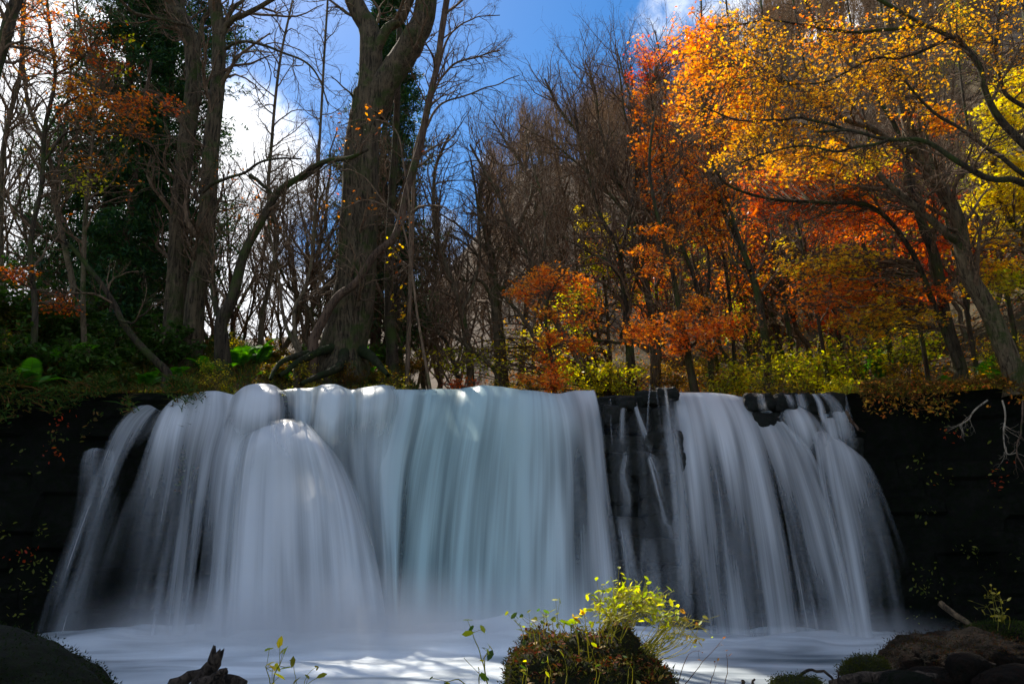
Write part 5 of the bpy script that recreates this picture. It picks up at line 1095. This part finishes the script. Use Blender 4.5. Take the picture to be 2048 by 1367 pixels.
def herb(label, stems, cols, sz, Yd, nl=3, stemcol=(.30, .28, .04), spread=.05, w=.004, group=None, name='wild_herb'):
    """stems: px polylines; leaves in a tuft round each tip"""
    b = P(*stems[0][0], Yd); root = thing(name, tuple(b), label, 'plant', group); ml = MB()
    for pp in stems:
        ms = MB(); y0 = Yd + RNG.normal() * .12; q = hero_pts(pp, y0, y0 + RNG.normal() * .08, n=12, wob=.004); v, f = tubes(q[None], np.linspace(w, w * .45, 12)[None], 4); ms.add(v, f, np.array(stemcol))
        if nl:
            c = q[-1] + RNG.normal(size=(nl, 3)) * spread; cards(ml, c, sz, pal(nl, cols), OVAL, .7)
            for cc in c: v, f = tubes(np.linspace(q[-2], cc, 4)[None], np.full((1, 4), w * .35), 3); ms.add(v, f, np.array(stemcol))
        link('stem', ms.mesh('herb_stem', M_leaf, loc=b), root)
    if ml.v: o = link('leaves', ml.mesh('herb_leaves', M_leaf, loc=b), root); o['kind'] = 'stuff'
    return root
ru = RNG.uniform
HY = [(.40, .42, .03), (.30, .36, .03), (.50, .42, .03), (.22, .28, .03)]
herb('tall clump of stems with a soft head of yellow green leaves on the mossy boulder', [[(ru(1200, 1250), 1285), (ru(1200, 1270), 1245), (x_, ru(1172, 1215) + abs(x_ - 1265) * .3)] for x_ in np.linspace(1190, 1330, 44)], HY, .042, 6.0, 11, spread=.05)
herb('stems arching right from the mossy boulder with brown withered tips', [[(ru(1270, 1315), ru(1285, 1330)), (ru(1320, 1350), ru(1230, 1290)), (x_, ru(1215, 1290))] for x_ in np.linspace(1325, 1420, 20)], BROWN + HY, .04, 6.0, 2, spread=.03)
herb('fine straight stems without leaves fanning right of the mossy boulder', [[(ru(1260, 1320), ru(1300, 1340)), (x_ - 25, ru(1270, 1300)), (x_, ru(1225, 1280))] for x_ in np.linspace(1300, 1405, 24)], HY, .03, 6.05, 0, w=.003)
herb('sprigs of small round leaves along the left shoulder of the mossy boulder', [[(x_ + 10, ru(1275, 1300)), (x_ + 5, 1262), (x_ + ru(-12, 6), ru(1222, 1262))] for x_ in np.linspace(1040, 1190, 15)], HY + GREEN, .045, 5.9, 4, spread=.04)
herb('two yellow rounded leaves on thin stalks before the boulder', [[(1160, 1330), (1155, 1270), (1148, 1233)], [(1180, 1330), (1172, 1260), (1167, 1222)]], [(.66, .46, .04)], .06, 5.6, 4, spread=.012)
herb('lone sprig rising over the foaming pool left of the boulder', [[(975, 1367), (962, 1310), (940, 1255)], [(972, 1360), (968, 1320), (978, 1300)], [(960, 1400), (920, 1360), (890, 1362)], [(985, 1400), (960, 1370), (958, 1342)]], HY + GREEN, .05, 4.6, 5, spread=.03)
herb('blurred sprig with pale leaves at the bottom edge left of centre', [[(540, 1400), (540, 1360), (530, 1330)], [(545, 1400), (548, 1350), (560, 1325)], [(548, 1400), (540, 1370), (545, 1366)]], HY + YELLOW, .05, 4.4, 5, spread=.035)
herb('thin branching sprig with drooping olive leaves at the bottom edge', [[(600, 1400), (590, 1350), (588, 1315)], [(600, 1395), (615, 1350), (638, 1330)], [(602, 1398), (618, 1365), (648, 1350)], [(598, 1400), (588, 1370), (592, 1358)], [(600, 1400), (612, 1372), (616, 1352)]], [(.18, .18, .03), (.26, .22, .04)], .04, 4.4, 2, spread=.008, w=.002)
herb('withered twiglets leaning right over the bright water', [[(1370, 1367), (1400, 1330), (1440, 1285)], [(1440, 1400), (1455, 1340), (1452, 1308)], [(1412, 1400), (1425, 1350), (1432, 1330)], [(1355, 1367), (1375, 1310), (1400, 1300)]], BROWN, .025, 5.6, 2, stemcol=(.14, .08, .04), spread=.02, w=.003)
herb('low herbs hanging over the face of the mossy boulder', [[(x_, 1367), (x_ + 3, 1340), (x_ + ru(-10, 10), ru(1290, 1340))] for x_ in np.array([1045, 1052, 1090, 1098, 1131, 1190, 1196, 1255, 1263])], HY + GREEN + BROWN, .04, 5.3, 2, spread=.03, w=.0025)
lb_ = boulder('mossy_boulder', 'dark mossy boulder sloping down into the bottom left corner', -66, 1512, 6.5, 285, 215, 1.1, M_moss_dark, 92, .0, .2, ry=.22, freq=1.8)
moss_tufts(lb_, 15000, .03, [(.012, .026, .004), (.02, .034, .006), (.022, .02, .008)], -.1)
# driftwood
def log(name, label, pts, w, Yd, mat, jag=.0, cat='driftwood', group=None):
    q = hero_pts(pts, Yd, Yd, n=16, wob=.012); r = np.interp(np.linspace(0, 1, 16), np.linspace(0, 1, len(w)), [W(a, Yd) / 2 for a in w])
    v, f = tubes(q[None], r[None], 14); c = np.repeat(q, 14, 0); n = fbm(v[:, 0] * 9, v[:, 1] * 9, v[:, 2] * 9, 4, 7)
    v = c + (v - c) * (1 + .16 * n)[:, None]; v[-14:] += (q[-1] - q[-2]) * (RNG.random((14, 1)) * 1.5 * jag); v[-28:-14] += (q[-1] - q[-2]) * (RNG.random((14, 1)) * .6 * jag)
    mb = MB(); mb.add(v, f); k = len(v)
    mb.v.append(np.array([q[-1]])); mb.n += 1; mb.f.append(np.array([[k - 14 + i, k - 14 + (i + 1) % 14, k] for i in range(14)]))
    return tag(link(name, mb.mesh(name, mat, loc=q[0]), None, tuple(q[0])), label, cat, group)
M_drift = bark_mat('driftwood_bark', (.035, .024, .016), (.085, .06, .042), .1, bump=1.0, scale=8, vstretch=.5)
log('driftwood', 'broken upright end of a driftwood log poking out of the foam', [(388, 1400), (402, 1365), (420, 1335), (436, 1308)], [34, 31, 28, 24], 6.8, M_drift, 2)
log('driftwood', 'long driftwood log lying left of the broken upright one', [(320, 1390), (350, 1368), (380, 1352), (410, 1342)], [20, 22, 20, 14], 7.0, M_drift, .3)
log('driftwood', 'wet dark log lying right of the broken upright one', [(370, 1380), (420, 1364), (460, 1360), (492, 1366)], [18, 24, 22, 16], 6.7, M_drift, .2)
log('driftwood', 'short mossy stub resting on the wet dark log', [(425, 1356), (440, 1348), (452, 1340)], [14, 14, 10], 6.6, M_drift, .5)
# right hand rocks
br_ = boulder('boulder', 'broad brown wet boulder at the water edge, largest in the bottom right corner', 1945, 1372, 9.6, 150, 92, .8, M_rock_brown, 61, .15, .3, ry=.1, freq=2.0)
moss_tufts(br_, 5000, .03, [(.02, .022, .005), (.03, .02, .008), (.05, .02, .01)], .3)
b2 = boulder('boulder', 'mossy boulder with small plants, topmost at the right edge', 2015, 1300, 10.3, 62, 48, .5, M_rock_brown, 62, .3, .2); moss_tufts(b2, 5000, .04, [(.02, .035, .006), (.03, .04, .008)], .2)
boulder('boulder', 'round smooth brown cobble leaning on the broad brown boulder', 1938, 1342, 8.6, 38, 34, .2, M_rock_brown, 63, .2, .1)
b4 = boulder('boulder', 'small pointed mossy rock standing in the white water at the right', 1731, 1352, 9.2, 42, 34, .22, M_moss, 64, .0, .3); moss_tufts(b4, 4000, .025, [(.04, .045, .008), (.06, .06, .01)], 0)
b5 = boulder('boulder', 'flat mossy rock at the bottom edge beside the bent root', 1592, 1378, 8.2, 48, 22, .25, M_moss, 65, .1, .2); moss_tufts(b5, 3000, .02, [(.04, .045, .008), (.05, .055, .01)], 0)
boulder('boulder', 'dark cobble left of the round smooth one', 1872, 1362, 8.8, 46, 26, .25, M_rock_brown, 66, .3, .2)
boulder('boulder', 'grey angular cobble at the bottom edge in the debris', 1812, 1368, 8.4, 40, 24, .2, M_rock, 67, .5, .2)
boulder('boulder', 'dark angular rock in the very bottom right corner', 2030, 1385, 8.2, 70, 46, .35, M_rock_brown, 68, .3, .25)
boulder('boulder', 'low dark rock wedged under the mossy boulder at the right edge', 1985, 1322, 9.6, 50, 26, .3, M_rock, 69, .3, .25)
log('driftwood', 'flat reddish driftwood lying along the bottom edge at the right', [(1660, 1366), (1710, 1356), (1770, 1350), (1812, 1345)], [12, 18, 20, 16], 8.7, M_drift, .8)
log('driftwood', 'thick broken branch lying on the cobbles right of the flat driftwood', [(1770, 1362), (1800, 1356), (1840, 1350), (1870, 1352)], [16, 18, 14, 10], 8.5, M_drift, .6)
log('driftwood', 'thin pale stick across the top of the broad brown boulder', [(1895, 1310), (1930, 1305), (1965, 1318), (1990, 1330)], [6, 7, 5, 4], 8.7, M_drift, .2)
log('bent_root', 'thin root arching over the bright water at the bottom right', [(1586, 1362), (1600, 1349), (1618, 1341), (1640, 1341), (1655, 1348), (1668, 1358)], [5, 6, 5, 5, 4], 8.3, M_drift, 0, 'root')
twiggy('upright_twig', 'dark twigs sticking up from the flat driftwood', 'twig', [([(1674, 1366), (1676, 1350), (1675, 1338)], 4, 2, 8.6, 8.6)], M_drift, sub=(4, .08, .2))
twiggy('upright_twig', 'short dark stick rising from the bottom edge right of centre', 'twig', [([(1497, 1380), (1506, 1366), (1508, 1357)], 6, 4, 7.5, 7.5)], M_drift)
twiggy('upright_twig', 'blunt dark stub at the bottom edge just left of the short stick', 'twig', [([(1484, 1380), (1486, 1368), (1487, 1361)], 8, 6, 7.5, 7.5)], M_drift)
herb('yellow leaved herb growing on the mossy boulder at the right edge', [[(x_, 1262), (x_ + ru(-8, 4), 1235), (x_ + ru(-22, 6), ru(1185, 1235))] for x_ in np.linspace(1992, 2016, 8)], [(.32, .26, .05), (.22, .20, .04)], .055, 10.2, 5, spread=.06)

# spray hanging at the foot of the falls
def mist(name, x0, x1, y0, y1, z0, z1, dens, label):
    n = 24; th = np.linspace(0, 2 * math.pi, n, endpoint=False); ph = np.linspace(0, math.pi, 12)
    A, B = np.meshgrid(th, ph, indexing='ij'); v = np.stack([np.cos(A) * np.sin(B), np.sin(A) * np.sin(B), np.cos(B)], -1)
    v = np.sign(v) * np.abs(v) ** .8
    v = v * np.array([(x1 - x0) / 2, (y1 - y0) / 2, (z1 - z0) / 2]) + np.array([(x0 + x1) / 2, (y0 + y1) / 2, (z0 + z1) / 2])
    i = np.arange(n)[:, None]; j = np.arange(11)[None]; i2 = (i + 1) % n
    f = np.stack([i * 12 + j, i * 12 + j + 1, i2 * 12 + j + 1, i2 * 12 + j], -1).reshape(-1, 4)
    m, nt, out = new_mat(name); pv = nd(nt, 'ShaderNodeVolumePrincipled', {'Color': (.99, .995, 1, 1), 'Anisotropy': .0}); tcm = nd(nt, 'ShaderNodeTexCoord'); mpm = nd(nt, 'ShaderNodeMapping', {'Location': (-1, -1, -1), 'Scale': (2, 2, 2)}); nt.links.new(tcm.outputs['Generated'], mpm.inputs[0])
    ln = nd(nt, 'ShaderNodeVectorMath', operation='LENGTH'); nt.links.new(mpm.outputs[0], ln.inputs[0]); mrm = nd(nt, 'ShaderNodeMapRange', {'From Min': 1.0, 'From Max': .0, 'To Min': 0, 'To Max': dens}, interpolation_type='SMOOTHSTEP'); nt.links.new(ln.outputs['Value'], mrm.inputs['Value'])
    nt.links.new(mrm.outputs[0], pv.inputs['Density']); nt.links.new(pv.outputs[0], out.inputs['Volume'])
    mb = MB(); mb.add(v.reshape(-1, 3), f); o = link(name, mb.mesh(name, m)); return tag(o, label, 'mist', kind='stuff')
mist('mist', -9.0, 3.4, 13.0, 17.3, -1.7, 1.7, .8, 'pale spray hanging over the foot of the left and middle falls')
mist('mist', -8.6, 3.2, 13.2, 17.0, -1.0, .95, 1.6, 'low dense spray where the left and middle falls strike the pool')
mist('mist', 3.4, 8.8, 14.0, 17.4, -.9, .9, .35, 'thin spray along the foot of the right fall')
